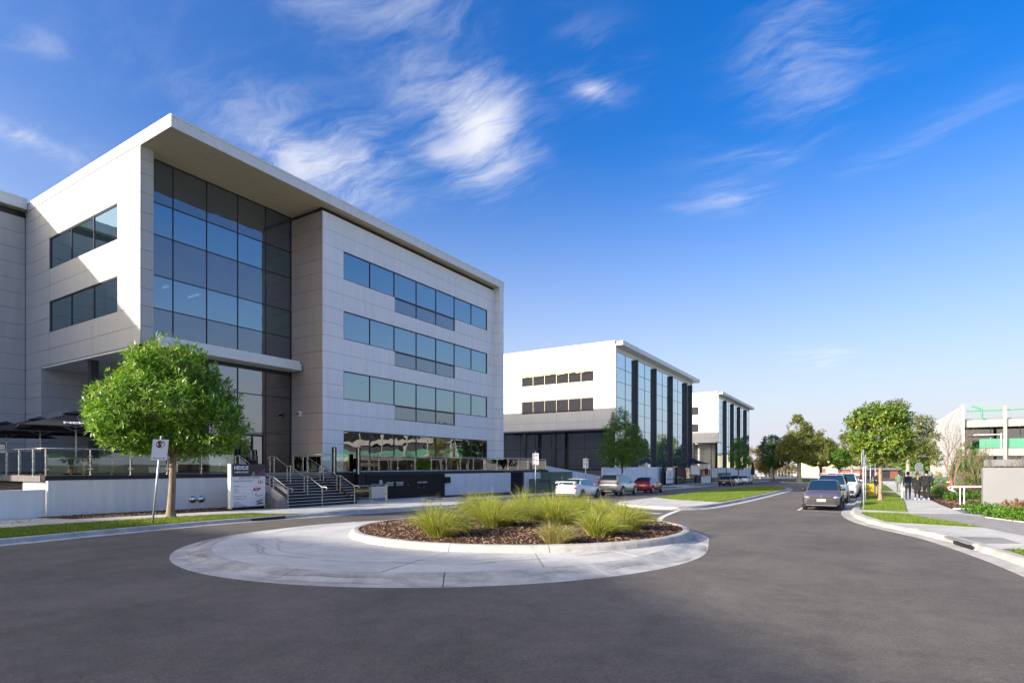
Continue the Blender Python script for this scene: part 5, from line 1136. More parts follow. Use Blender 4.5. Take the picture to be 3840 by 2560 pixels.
def make_car(name,style,paint_,label,rim='rim_silver',extras=(),roof=None,group=None,plate='',tail='tail_red',detail=1):
    S=STY[style]; L,W,H=S['L'],S['W'],S['H']; hw=W/2; wr_=S['r']; o=thing(name,(0,0,0),label,'car' if style!='ute' else 'utility truck',group)
    xs=[-L/2,-L/2+.04,-L/2+.12,-L/2+.3]+[(-L/2+.5)+(L-1.0)*k/12 for k in range(13)]+[L/2-.3,L/2-.14,L/2-.05,L/2]
    wcur=[(-L/2,.80),(-L/2+.12,.92),(-L/2+.5,.985),(-.4,1.),(L/2-.9,.985),(L/2-.4,.93),(L/2-.12,.82),(L/2,.62)]
    fcur=[(-L/2,.42),(-L/2+.12,.30),(-L/2+.5,.22),(L/2-.5,.20),(L/2-.12,.24),(L/2,.34)]; up=.06 if style in('suv','ute') else 0
    def zs(x): return curve(S['hood'],x)
    def sec(x):
        w=hw*curve(wcur,x); f=curve(fcur,x)+up; s=zs(x); m=lerp(f,s,.52)
        return [(0,f),(w*.80,f),(w*.95,f+.07),(w*.992,lerp(f,s,.28)),(w,m),(w*.985,lerp(f,s,.74)),(w*.955,s-.06),(w*.90,s-.012),(w*.78,s+.006),(w*.4,s+.022),(0,s+.028)]
    mb=MB(); k=mb.mi(paint_); n=0; rings=[]
    for x in xs:
        q=sec(x); full=q+[(-y,z) for y,z in q[-2:0:-1]]; rings.append(len(mb.v)); n=len(full); mb.v+=[(x,y,z) for y,z in full]
    for a,b in zip(rings,rings[1:]):
        for i in range(n): mb.f.append((a+i,a+(i+1)%n,b+(i+1)%n,b+i)); mb.m.append(k)
    mb.f.append(tuple(rings[0]+i for i in range(n-1,-1,-1))); mb.m.append(k); mb.f.append(tuple(rings[-1]+i for i in range(n))); mb.m.append(k)
    # wheel arches are cut out of the body
    wx=[S['wb']/2+.05,-S['wb']/2+.05]
    tmp=bpy.data.objects.new('t',mb.mesh('body',smooth=True)); COL.objects.link(tmp)
    cb=MB()
    for x in wx:
        for s in (-1,1): cb.tube([(x,s*(hw-.27),wr_+.02),(x,s*(hw+.2),wr_+.02)],wr_+.055,'underbody',20)
    cut=bpy.data.objects.new('c',cb.mesh('cut')); COL.objects.link(cut); md=tmp.modifiers.new('b','BOOLEAN'); md.object=cut; md.operation='DIFFERENCE'; md.solver='EXACT'
    dg=bpy.context.evaluated_depsgraph_get(); dg.update(); me=bpy.data.meshes.new_from_object(tmp.evaluated_get(dg)); bpy.data.objects.remove(tmp); bpy.data.objects.remove(cut)
    me.name='body'
    if len(me.materials)<2: me.materials.append(M('underbody'))
    for p in me.polygons:
        c=p.center
        if abs(c.y)<hw-.24 and min(abs(c.x-wx[0]),abs(c.x-wx[1]))<wr_ and c.z<.8 and abs(p.normal.y)>.9: p.material_index=1
    body=link('body',me,o)
    # cabin
    a,b_,c,d=S['cowl'],S['rf'],S['rr'],S['rb']; za,zd=zs(a)-.01,zs(d)-.01
    def roofz(x):
        if x>b_: t=(a-x)/(a-b_); return lerp(za,H-.01,1-(1-t)**1.25)
        if x<c: t=(x-d)/(c-d); return lerp(zd,H-.025,1-(1-t)**1.35)
        return H-.01+.02*math.sin(math.pi*(x-c)/(b_-c))-.02*(1-(x-c)/(b_-c))
    def belt(x): return hw*curve(wcur,x)*.90
    def side(x,z):
        zb=zs(x)-.02; t=(z-zb)/(H-zb); return lerp(belt(x),hw*.665,max(0,min(1,t))**1.1)
    gx=sorted({a,lerp(a,b_,.33),lerp(a,b_,.66),b_,lerp(b_,c,.33),lerp(b_,c,.66),c,lerp(c,d,.4),lerp(c,d,.75),d},reverse=True)
    mb=MB(); k=mb.mi(paint_); kr=mb.mi(roof or paint_); rings=[]
    for x in gx:
        zr=roofz(x); zb=zs(x)-.03; ye=side(x,zr-.03); q=[(belt(x),zb),(side(x,lerp(zb,zr,.5)),lerp(zb,zr,.5)),(ye,max(zb,zr-.045)),(ye*.93,max(zb,zr-.012)),(ye*.6,zr+.006),(0,zr+.012)]
        full=q+[(-y,z) for y,z in q[-2::-1]]; rings.append(len(mb.v)); n=len(full); mb.v+=[(x,y,z) for y,z in full]
    for i0,(r0,r1) in enumerate(zip(rings,rings[1:])):
        for i in range(n-1):
            mb.f.append((r0+i,r0+i+1,r1+i+1,r1+i)); mb.m.append(kr if 2<=i<=n-4 else k)
    cab=mb.build('cabin',o,smooth=True,local=True)
    # glazing follows the cabin skin, a few millimetres proud
    g='car_pane'
    def skin(x,t,e=.007): # t across -1..1 on the screen slope
        zr=roofz(x); y=side(x,zr-.03)*.90*t; return (x,y,zr+.008*(1-t*t)+e)
    def screen(x0,x1,nm):
        mb=MB(); N,Mm=5,8
        for i in range(N):
            for j in range(Mm):
                u0,u1=lerp(x0,x1,i/N),lerp(x0,x1,(i+1)/N); t0,t1=-1+2*j/Mm,-1+2*(j+1)/Mm; f=.012 if x0>0 else -.012
                q=[skin(u0,t0),skin(u1,t0),skin(u1,t1),skin(u0,t1)]; mb.face([(p[0]+f,p[1],p[2]) for p in q],g)
        mb.build(nm,o,smooth=True,local=True)
    screen(lerp(a,b_,.08),lerp(a,b_,.90),'windscreen'); screen(lerp(d,c,.16 if style!='suv' else .25),lerp(d,c,.90),'rear_window')
    ce=[lerp(a,b_,.42),lerp(b_,c,.42),lerp(b_,c,.46),lerp(c,d,.02 if style in('sedan','coupe','ute') else .05)]
    rng=[(ce[0]+.18,ce[1]),(ce[2],lerp(b_,c,.93))]
    if style in('suv','hatch','liftback','sedan'): rng.append((lerp(b_,c,.96),lerp(c,d,.42)))
    if style=='coupe': rng=[(ce[0]+.18,lerp(b_,c,.62)),(lerp(b_,c,.66),lerp(c,d,.35))]
    for s in (-1,1):
        for (x0,x1) in rng:
            mb=MB(); N=5
            for i in range(N):
                u0,u1=lerp(x0,x1,i/N),lerp(x0,x1,(i+1)/N); q=[]
                for u,top in ((u0,0),(u1,0),(u1,1),(u0,1)):
                    zb=zs(u)+.03; zt=max(zb+.01,roofz(u)-.075); z=zt if top else zb; q.append((u,s*(side(u,z)+.007),z))
                mb.face(q if s<0 else q[::-1],g)
            mb.build('side_window',o,local=True)
    # wheels
    for x in wx:
        for s in (-1,1):
            mb=MB(); y0,y1=s*(hw-.21),s*(hw-.015); rr=wr_
            mb.tube([(x,y0,rr),(x,lerp(y0,y1,.12),rr),(x,lerp(y0,y1,.85),rr),(x,y1,rr)],[rr*.93,rr,rr,rr*.94],'rubber',28); w=mb.build('wheel',o,smooth=False,local=True)
            mb=MB(); mb.tube([(x,lerp(y0,y1,.97),rr),(x,y1+s*.004,rr)],rr*.70,rim if detail==0 else 'rim_dark',24)
            if detail:
                for kk in range(5):
                    an=math.pi*2*kk/5; u=Vector((math.cos(an),0,math.sin(an))); v=Vector((-math.sin(an),0,math.cos(an))); mb.obox(Vector((x,y1+s*.008,rr))+u*rr*.36,u*rr*.33,v*rr*.075,Vector((0,.009,0)),rim)
                mb.tube([(x,y1+s*.002,rr),(x,y1+s*.012,rr)],rr*.16,rim,12)
                ring=[(x+rr*.68*math.cos(2*math.pi*j/20),y1+s*.006,rr+rr*.68*math.sin(2*math.pi*j/20)) for j in range(21)]; mb.tube(ring,.016,rim,5,False)
            mb.build('rim',w,local=True)
    # door shut lines and handles
    def sy(x,z):
        q=sec(x)[1:9]
        for (y0,z0),(y1,z1) in zip(q,q[1:]):
            if z0<=z<=z1: return lerp(y0,y1,(z-z0)/(z1-z0+1e-6))
        return q[-1][0]
    for sd in (-1,1):
        dx=[lerp(a,b_,.20),lerp(b_,c,.44),lerp(b_,c,1.0)] if style!='coupe' else [lerp(a,b_,.20),lerp(b_,c,.66)]
        for x in dx:
            mb=MB(); zl=[lerp(.34+up,zs(x)-.03,t_) for t_ in (0,.25,.5,.75,1)]; mb.tube([(x,sd*(sy(x,z)+.0005),z) for z in zl],.006,'underbody',4); mb.build('shut_line',o,local=True)
        for x in dx[1:]:
            zz=zs(x)-.13; y=sy(x+.18,zz); mb=MB(); mb.box((x+.08,min(sd*y,sd*(y+.02)),zz-.014),(x+.27,max(sd*y,sd*(y+.02)),zz+.014),paint_); mb.build('door_handle',o,local=True)
        mb=MB(); mb.tube([(x,sd*(sy(x,.30+up)+.0),.30+up) for x in (-S['wb']/2+.55,0,S['wb']/2-.48)],.022,'plastic_black',6); mb.build('sill_trim',o,local=True)
    # floor so that no light passes under the sills
    mb=MB(); mb.box((-L/2+.4,-hw*.72,.20+up),(L/2-.4,hw*.72,.30+up),'underbody'); mb.build('underbody',o,local=True)
    # lamps, plates, mirrors, grille
    for s in (-1,1):
        zf=zs(L/2-.28)-.075; yf=hw*curve(wcur,L/2-.2)
        mb=MB(); mb.sphere((L/2-.27,s*(yf-.13),zf-.01),.19,'lamp_clear',12,8,(1.25,.85,.36)); mb.build('headlight',o,smooth=True,local=True)
        mb=MB(); mb.sphere((L/2-.36,s*(yf-.035),zf+.03),.055,'amber',8,6,(1.4,.7,.6)); mb.build('indicator',o,smooth=True,local=True)
        zt=zs(-L/2+.06)-.13; yt=hw*curve(wcur,-L/2+.08); mb=MB()
        if style=='suv': mb.obox((-L/2+.10,s*(yt-.045),1.0),Vector((.05,0,0)),Vector((0,.075,0)),Vector((0,0,.16)),tail); mb.obox((-L/2+.21,s*(hw*.80),1.36),Vector((.035,0,0)),Vector((0,.03,0)),Vector((.09,-s*.06,.24)),tail)
        else: mb.sphere((-L/2+.09,s*(yt-.14),zt),.17,tail,10,8,(.55,1.15,.48)); mb.sphere((-L/2+.06,s*(yt-.22),zt-.01),.07,'tail_clear',8,6,(.6,1.1,.6))
        mb.build('tail_light',o,smooth=style!='suv',local=True)
        mb=MB(); xm=lerp(a,b_,.45); zm=zs(xm)+.10; ym=side(xm,zm); mb.sphere((xm,s*(ym+.13),zm),.085,paint_ if 'dark_mirror' not in extras else 'plastic_black',10,8,(.7,1.2,.85)); mb.tube([(xm,s*(ym-.02),zm-.04),(xm,s*(ym+.10),zm-.03)],.02,'plastic_black',6); mb.build('mirror',o,smooth=True,local=True)
    for sgn,nm in ((1,'front'),(-1,'rear')):
        x=sgn*(L/2); zp=.50 if sgn>0 else (.72 if style in('hatch','liftback') else .78 if style in('suv','ute') else .52)
        if sgn>0: mb=MB(); mb.box((L/2-.12,-.60,.30+up),(L/2+.008,.60,.56+up),'plastic_black'); mb.box((L/2-.2,-.50,.60+up),(L/2-.045,.50,.66+up),'plastic_black'); mb.box((L/2-.10,-.66,.24+up),(L/2+.02,.66,.29+up),paint_); mb.tube([(L/2-.06,0,.70+up),(L/2-.03,0,.70+up)],.05,'chrome',12); mb.build('grille',o,local=True)
        else: mb=MB(); mb.box((-L/2-.012,-hw*.72,.36+up),(-L/2+.1,hw*.72,.44+up),'plastic_black'); mb.build('bumper_trim',o,local=True)
        pl=pbox('number_plate','plate_white',None,(x-.012+sgn*.008,-.19,zp-.055),(x+.012+sgn*.012,.19,zp+.055)); pl.parent=o
        if plate: 
            org=(x+sgn*.0245,0,zp-.032); t_=text('lettering',plate,.095,'ink_black',None,frame_mtx(org,(0,1 if sgn>0 else -1,0),(0,0,1)),'CENTER',.002,.001); t_.parent=o
    if 'wing' in extras:
        mb=MB(); 
        for s in (-1,1): mb.obox((-L/2+.22,s*.58,1.10),Vector((.12,0,0)),Vector((0,.02,0)),Vector((-.05,0,.13)),paint_)
        mb.obox((-L/2+.14,0,1.24),Vector((.14,0,.02)),Vector((0,.72,0)),Vector((0,0,.018)),paint_)
        for s in (-1,1): mb.obox((-L/2+.14,s*.73,1.20),Vector((.14,0,.02)),Vector((0,.015,0)),Vector((0,0,.07)),paint_)
        mb.build('rear_wing',o,local=True)
        mb=MB(); mb.tube([(-1.0,0,H-.02),(-1.12,0,H+.16)],.008,'plastic_black',5); mb.build('aerial',o,local=True)
        mb=MB()
        for an in (90,210,330): u=Vector((0,math.cos(R(an)),math.sin(R(an)))); v=Vector((0,-u.z,u.y)); p=Vector((-L/2-.006,0,.84)); mb.face([p,p+u*.03+v*.02,p+u*.06,p+u*.03-v*.02],'chrome')
        mb.build('emblem',o,local=True)
    if 'rails' in extras:
        for s in (-1,1): mb=MB(); mb.tube([(b_-.1,s*hw*.62,H-.02),(b_-.2,s*hw*.62,H+.05),(c+.1,s*hw*.62,H+.05),(c-.02,s*hw*.62,H-.03)],.022,'rim_silver',6); mb.build('roof_rail',o,local=True)
        for x in (lerp(b_,c,.2),lerp(b_,c,.75)): mb=MB(); mb.box((x-.04,-hw*.68,H+.06),(x+.04,hw*.68,H+.10),'rim_silver'); mb.build('roof_bar',o,local=True)
    if 'canopy' in extras or style=='ute':
        if 'canopy' in extras: mb=MB(); mb.box((-L/2+.06,-hw*.86,1.05),(-1.08,hw*.86,H-.02),paint_); cn=mb.build('tray_canopy',o,local=True); 
        else: mb=MB(); mb.box((-L/2+.08,-hw*.80,1.06),(-1.12,hw*.80,1.15),'plastic_black'); mb.build('tray_cover',o,local=True)
    if 'roof_sign' in extras:
        mb=MB(); mb.box((-.15,-.32,H+.10),(.05,.32,H+.38),'tail_clear'); mb.box((-.10,-.2,H-.02),(0,.2,H+.10),'plastic_black'); rs=mb.build('roof_sign',o,local=True)
        t_=text('lettering','DRIVE',.15,'ink_red',None,frame_mtx((.053,0,H+.19),(0,1,0),(0,0,1)),'CENTER',.004,.002); t_.parent=o
    if 'towbar' in extras: mb=MB(); mb.box((-L/2-.16,-.05,.36),(-L/2+.1,.05,.42),'steel_dull'); mb.box((-L/2-.03,-.35,.36),(-L/2+.02,.35,.46),'steel_dull'); mb.build('towbar',o,local=True)
    return o
m,t,out=newmat('car_pane')
fr=t.add('ShaderNodeFresnel',{'IOR':1.6}).outputs[0]; gl=t.add('ShaderNodeBsdfGlossy',{'Color':(.50,.62,.64),'Roughness':.01}).outputs[0]; df=t.add('ShaderNodeBsdfDiffuse',{'Color':(.012,.030,.032)}).outputs[0]
t.l.new(t.add('ShaderNodeMixShader',{0:t.math('ADD',t.math('MULTIPLY',fr,.42),.015,clamp=True),1:df,2:gl}).outputs[0],out.inputs[0])
def park(car,x,y,rz): car.location=(x,y,gz(x,y)+.002); car.rotation_euler=(-.010*math.cos(0),0,0); 
def place(car,x,y,heading):         # heading: direction of the nose in the plan, radians from +x
    n=Vector((.010*0-.008,.010,1)).normalized(); q=Vector((0,0,1)).rotation_difference(n); from mathutils import Quaternion
    car.rotation_mode='QUATERNION'; car.rotation_quaternion=q@Quaternion((0,0,1),heading); car.location=(x,y,gz(x,y)+.004)
UP=math.pi/2; DN=-math.pi/2
PK='cars parked along the left kerb'; PR='cars parked along the right kerb'
place(make_car('parked_car','sedan','paint_white','white sedan with tall rear wing parked nearest the roundabout','rim_dark',('wing',),group=PK,plate='XGR 482'),-17.6,37.3,UP)
place(make_car('parked_car','suv','paint_silver','silver four-wheel drive with roof rails and tall red tail lights','rim_silver',('rails','towbar'),group=PK,plate='UJN 307'),-17.6,45.0,UP)
place(make_car('parked_car','liftback','paint_red','red hatchback parked ahead of the silver four-wheel drive','rim_silver',(),group=PK,plate='WSK 915'),-17.6,52.6,UP)
place(make_car('parked_car','sedan','paint_black','black sedan with round tail lights, first of the three distant parked cars','rim_silver',(),group=PK),-17.0,85.5,UP)
place(make_car('parked_car','hatch','paint_white','small white hatchback between black sedan and white coupe','rim_dark',(),'paint_black',group=PK),-17.2,93.0,UP)
place(make_car('parked_car','coupe','paint_white','white coupe, farthest of the three distant parked cars','rim_dark',(),group=PK),-17.2,101.0,UP)
place(make_car('parked_car','hatch','paint_plum','plum grey hatchback facing the viewer at the right kerb','rim_dark',('dark_mirror',),group=PR,plate='ADN·863'),-1.85,33.2,DN)
place(make_car('parked_car','suv','paint_lightsilver','silver car with a pink sign on its roof behind the plum hatchback','rim_silver',('roof_sign','rails'),group=PR),-1.85,41.2,DN)
place(make_car('parked_utility','ute','paint_white','white utility truck with black mirrors, third in the right row','rim_dark',('dark_mirror','canopy'),group=PR),-1.35,49.2,DN)
place(make_car('parked_utility','ute','paint_white','second white utility truck behind the first one','rim_dark',('canopy',),group=PR),-1.3,56.5,DN)
place(make_car('parked_car','suv','paint_grey','dark grey four-wheel drive at the far end of the right row','rim_silver',('rails',),group=PR),-1.35,66.5,DN)
# cars standing in the car park at the far end of the street
fc=[(2858,300,'suv','paint_white'),(2880,296,'hatch','paint_grey'),(2935,300,'sedan','paint_blue'),(2958,305,'sedan','paint_white'),(3032,300,'suv','paint_grey'),(3046,303,'suv','paint_silver'),(3062,297,'hatch','paint_white'),(3078,300,'suv','paint_black')]
nm=['first','second','third','fourth','fifth','sixth','seventh','eighth']
for i,(px,dp,stl,pt) in enumerate(fc):
    r=ray(px,1748); cc=make_car('distant_car',stl,pt,'%s %s car from the left in the distant car park'%(nm[i],{'paint_white':'white','paint_grey':'grey','paint_blue':'blue','paint_silver':'silver','paint_black':'black'}[pt]),'rim_silver',(),group='cars in the distant car park',detail=0); place(cc,r.x*dp,r.y*dp,R(20*((i*7)%5)-20))
# ================================================================ STREET FURNITURE, GARDEN WALLS
def pole_sign(base,h,label,face,panel=(.30,.62),lean=(0,0),red=True,group='street sign poles',pz=None,cat='sign pole',colr='sign_white',name='sign_pole',rows=()):
    """galvanised pole with a plate; face = direction the plate looks"""
    b=Vector(base); o=thing(name,b,label,cat,group); top=b+Vector((lean[0],lean[1],h)); mb=MB(); mb.tube([b-Vector((0,0,.1)),top],.032,'galv',10); mb.tube([top,top+Vector((0,0,.02))],[.034,.02],'galv',10); mb.build('pole',o,smooth=True)
    f=Vector((face[0],face[1],0)).normalized(); r=Vector((-f.y,f.x,0)); ax=(top-b).normalized(); c=b+(top-b)*((h-.10-panel[1]/2)/h if pz is None else pz/h)+f*.045
    mb=MB(); mb.obox(c,r*panel[0]/2,f*.004,ax*panel[1]/2,colr); pl=mb.build('plate',o)
    mb=MB()
    for zz in (-.3,.3): mb.obox(c-f*.03+ax*panel[1]*zz,r*.05,f*.02,ax*.015,'galv')
    mb.build('bracket',o)
    F=lambda u,v:c+f*.006+r*u*panel[0]/2+ax*v*panel[1]/2
    return o,F,r,ax,f
b=G(571,1964,.14); tp=G(571,1964,.14)
o,F,r_,ax,f_=pole_sign((b.x,b.y,gz(b.x,b.y)+.14),2.95,'leaning no stopping sign on a steel pole by the broad leafy tree',(.88,-.45),(.46,.70),(.26,.16))
def ring(o,F,u,v,rx,ry,w,mat,n=28):
    mb=MB()
    for j in range(n):
        a0,a1=2*math.pi*j/n,2*math.pi*(j+1)/n; q=lambda a,s:F(u+rx*s*math.cos(a),v+ry*s*math.sin(a)); mb.face([q(a0,1-w),q(a0,1),q(a1,1),q(a1,1-w)],mat)
    return mb.build('symbol',o)
ring(o,F,0,.52,.56,.36,.16,'ink_red')
text('lettering','S',.26,'ink_black',o,frame_mtx(F(-.36,.26),r_,ax),'LEFT',.012,.002)
mb=MB(); mb.face([F(-.42,.30),F(-.34,.26),F(.42,.74),F(.34,.78)],'ink_red'); mb.face([F(-.55,-.84),F(.55,-.84),F(.55,-.80),F(-.55,-.80)],'ink_red'); mb.face([F(-.75,-.82),F(-.52,-.74),F(-.52,-.90)],'ink_red'); mb.face([F(.75,-.82),F(.52,-.90),F(.52,-.74)],'ink_red'); mb.build('symbol',o)
def parking(px,X,h,label,w=.45,hh=.82):
    q=at(px,X=X); o,F,r_,ax,f_=pole_sign(on(q.x,q.y,.14),h,label,(-q.x,-q.y),(w,hh))
    ring(o,F,-.45,.55,.36,.20,.30,'ink_red',20); mb=MB()
    for (u0,u1,v) in ((.05,.85,.75),(.05,.85,.6),(.05,.7,.45),(-.8,-.1,.02),(.1,.8,.02),(-.8,-.2,-.2),(.1,.8,-.2),(.2,.7,-.55)): mb.face([F(u0,v-.05),F(u1,v-.05),F(u1,v+.05),F(u0,v+.05)],'ink_grey' if v<.5 else 'ink_red')
    mb.face([F(-.8,-.88),F(.8,-.88),F(.8,-.84),F(-.8,-.84)],'ink_red'); mb.build('symbol',o)
    text('lettering','2P',.20,'ink_grey',o,frame_mtx(F(.0,-.45),r_,ax),'LEFT',.004,.002); return o
parking(2008,-20.3,3.25,'parking sign pole rising behind the roundabout grass, left of the white sedan'); parking(2196,-20.3,3.05,'parking sign pole behind the white sedan roof')
for px,h,lb in ((2424,2.9,'edge-on sign pole behind the red hatchback'),(2659,3.1,'edge-on sign pole left of the black sedan'),(2783,3.2,'sign pole beside the small distant street tree')):
    q=at(px,X=-20.3); pole_sign(on(q.x,q.y,.14),h,lb,(.1,-1),(.32,.7) if px<2700 else (.3,.6))
q=G(3239,1911,.13); pole_sign((q.x,q.y,gz(q.x,q.y)+.128),2.75,'nearest steel sign pole on the right kerb, its plate seen edge-on',(-1,.12),(.30,.62),(-.02,.1))
for px,py,h,lb in ((3246,1882,2.7,'second steel sign pole behind the nearest one on the right'),(3264,1842,2.8,'third steel sign pole of the right kerb beside the yellow barrier'),(3282,1828,2.8,'farthest steel sign pole on the right kerb')): q=G(px,py,.14); pole_sign((q.x,q.y,gz(q.x,q.y)+.14),h,lb,(-1,.1),(.28,.5))
# ---- walls and fences in front of the middle building
def wallx(name,label,X,ya,yb,z0,z1a,z1b,mat='render_white',th=.22,seg=4.,cat='wall'):
    o=thing(name,(X,(ya+yb)/2,gz(X,(ya+yb)/2)),label,cat); n=max(1,round((yb-ya)/seg))
    for k in range(n):
        a=ya+(yb-ya)*k/n; b=ya+(yb-ya)*(k+1)/n; mb=MB(); i=0
        za=lerp(z1a,z1b,k/n); zb=lerp(z1a,z1b,(k+1)/n); P=[(X-th,a+.005,z0),(X,a+.005,z0),(X,b-.005,z0),(X-th,b-.005,z0),(X-th,a+.005,za),(X,a+.005,za),(X,b-.005,zb),(X-th,b-.005,zb)]
        mb.v=P; km=mb.mi(mat)
        for q in ((3,2,1,0),(4,5,6,7),(0,1,5,4),(1,2,6,5),(2,3,7,6),(3,0,4,7)): mb.f.append(q); mb.m.append(km)
        mb.build('wall_panel',o)
    return o
wallx('ramp_wall','white ramp wall sloping down behind the green transformer',-27.55,50.9,67.5,-1.0,1.86,.35)
y1=at(2262,X=-25.2).y; y2=at(2484,X=-25.2).y
wallx('garden_wall','white garden wall behind the silver four-wheel drive',-25.2,y1,y2,-1.2,1.72,1.72)
y3=at(2668,X=-25.).y; y4=at(2822,X=-25.).y
wallx('garden_wall','white garden wall below the farthest office block',-25.,y3,y4,-2,1.50,1.50)
# entrance screens between them: glass, dark gate panels
gs=thing('glass_fence',(-24.6,86,gz(-24.6,86)),'dark glazed entrance fence with black pillars left of the black sedan','fence')
for a,b,mt in ((2486,2497,'black_paint'),(2535,2567,'black_paint')):
    p,q=at(a,X=-24.6),at(b,X=-24.6); pbox('pillar',mt,gs,(-24.75,p.y,-1.4),(-24.45,q.y,1.70))
for a,b in ((2497.5,2534.5),(2567.5,2590),(2590.5,2606)):
    p,q=at(a,X=-24.6),at(b,X=-24.6); pbox('glass_panel','dark_glass',gs,(-24.62,p.y,-1.4),(-24.6,q.y,1.66))
p,q=at(2610,X=-24.8),at(2664,X=-24.8)
n=7
for k in range(n): pbox('glass_panel','clear_glass',gs,(-24.8,p.y+(q.y-p.y)*k/n+.03,.25),(-24.78,p.y+(q.y-p.y)*(k+1)/n-.03,1.45))
pbox('low_wall','render_white',gs,(-24.9,p.y+3,-1.5),(-24.7,q.y,.1)); pbox('capping','black_tile',gs,(-25.,p.y,.1),(-24.6,q.y,.22)); pbox('bin_bay','black_paint',gs,(-24.9,p.y-.5,-1.5),(-24.65,p.y+2.95,.1))
p=at(2500,X=-24.1); q=at(2525,X=-24.1); es=thing('estate_sign',(-24.1,(p.y+q.y)/2,gz(-24,p.y)),'white estate sign board before the dark glazed fence','sign'); zc=gz(-24,p.y)+.128
pbox('board','sign_white',es,(-24.2,p.y,zc+.25),(-24.1,q.y,zc+2.1)); pbox('base','black_paint',es,(-24.2,p.y,zc),(-24.1,q.y,zc+.25))
mb=MB(); yc=(p.y+q.y)/2; mb.tube([(-24.1,yc,zc+1.45),(-24.092,yc,zc+1.45)],.28,'ink_grey',20); mb.tube([(-24.093,yc,zc+1.45),(-24.088,yc,zc+1.45)],.2,'sign_white',16); mb.box((-24.1,p.y+.1,zc+.75),(-24.09,q.y-.1,zc+.9),'ink_teal'); mb.build('emblem',es)
# steel gooseneck handrail there
mb=MB(); p=at(2540,X=-23.9); mb.tube([(-23.9,p.y-.5,.05),(-23.9,p.y+.4,.25),(-23.9,p.y+2.5,.12),(-23.9,p.y+3.4,-.05),(-23.9,p.y+3.5,-.2)],.025,'chrome',6); mb.tube([(-23.9,p.y+.6,.25),(-23.9,p.y+.6,gz(-24,p.y)+.1)],.025,'chrome',6); mb.tube([(-23.9,p.y+2.4,.12),(-23.9,p.y+2.4,gz(-24,p.y)+.1)],.025,'chrome',6); tag(mb.build('ramp_handrail'),'steel handrail with curled ends at the dark entrance gate','handrail')
# low wall with ramp on the far left of the bed and transformers
def transformer(X,pa,pb,pm,ztop,zlow,label):
    a,m_,b=at(pa,X=X).y,at(pm,X=X).y,at(pb,X=X).y; g=gz(X,a)+.1; o=thing('transformer_box',(X,(a+b)/2,g),label,'transformer')
    pbox('cabinet','transformer_green',o,(X-1.4,m_,g),(X,b,ztop)); pbox('lid','transformer_green',o,(X-1.46,m_-.06,ztop+.003),(X+.06,b+.06,ztop+.05)); pbox('side_box','transformer_green',o,(X-1.2,a,g),(X-.1,m_-.004,zlow))
    n=3
    for k in range(n): pbox('door','transformer_green',o,(X+.002,m_+(b-m_)*k/n+.03,g+.15),(X+.025,m_+(b-m_)*(k+1)/n-.03,ztop-.06))
    mb=MB(); yc=(m_+b)/2; mb.face([(X+.028,yc-.14,.55),(X+.028,yc+.14,.55),(X+.028,yc,.85)],'ink_white'); mb.build('warning_sign',o)
    pbox('vent','louvre',o,(X-.095,a+.15,zlow-.35),(X-.08,m_-.15,zlow-.08)); pbox('vent','transformer_green',o,(X-.095,a+.3,g+.1),(X-.07,m_-.3,g+.45))
transformer(-26.4,2021,2146,2064,1.22,.62,'green electrical transformer box behind the white sedan'); transformer(-24.3,2681,2740,2706,.45,-.35,'distant green transformer box above the black sedan')
# dark umbrellas at the middle and far building
umb=umbrella(loc_px(2597,92,-.3),'open black umbrella at the corner of the mid-distance block',2.4,3.4,R(20),False); umb['group']='dark umbrellas down the street'
r=ray(2607,1748); fb=thing('feather_banner',(r.x*90,r.y*90,-.6),'pale printed windbreak banner below the distant black umbrella','banner'); mb=MB(); c=Vector((r.x*90,r.y*90,0)); mb.obox(c+Vector((0,0,1.25)),RGT*.75,FWD*.02,Vector((0,0,.7)),'sign_white'); mb.build('banner',fb); mb=MB(); mb.tube([c-RGT*.7+Vector((0,0,-1.0)),c-RGT*.7+Vector((0,0,1.9))],.03,'steel_dark',6); mb.tube([c+RGT*.7+Vector((0,0,-1.0)),c+RGT*.7+Vector((0,0,1.9))],.03,'steel_dark',6); mb.build('post',fb)
r=ray(2823,1748); cu_=thing('closed_umbrella',(r.x*118,r.y*118,gz(r.x*118,r.y*118)+.13),'closed dark umbrella at the end of the far white wall','umbrella'); mb=MB(); c=Vector((r.x*118,r.y*118,gz(r.x*118,r.y*118)+.13)); mb.tube([c,c+Vector((0,0,1.4))],.04,'steel_dark',8); mb.tube([c+Vector((0,0,1.4)),c+Vector((0,0,1.9)),c+Vector((0,0,3.6)),c+Vector((0,0,4.1))],[.32,.42,.22,.03],'canvas',10); mb.build('folded_canopy',cu_)
# street lamps
for px,X,h,lb in ((2724,-22.2,6.6,'dark lamp post standing before the farthest office block'),(2667,-23.5,6.9,'dark lamp post at the corner of the farthest block')):
    q=at(px,X=X); b=Vector(on(q.x,q.y)); o=thing('lamp_post',b,lb,'lamp post','dark lamp posts'); mb=MB(); mb.tube([b-Vector((0,0,.1)),b+Vector((0,0,h))],[.08,.06],'steel_dark',8); mb.build('post',o); mb=MB(); mb.obox(b+Vector((0,0,h+.06)),RGT*.55,FWD*.18,Vector((0,0,.06)),'steel_dark'); mb.build('lamp_head',o)
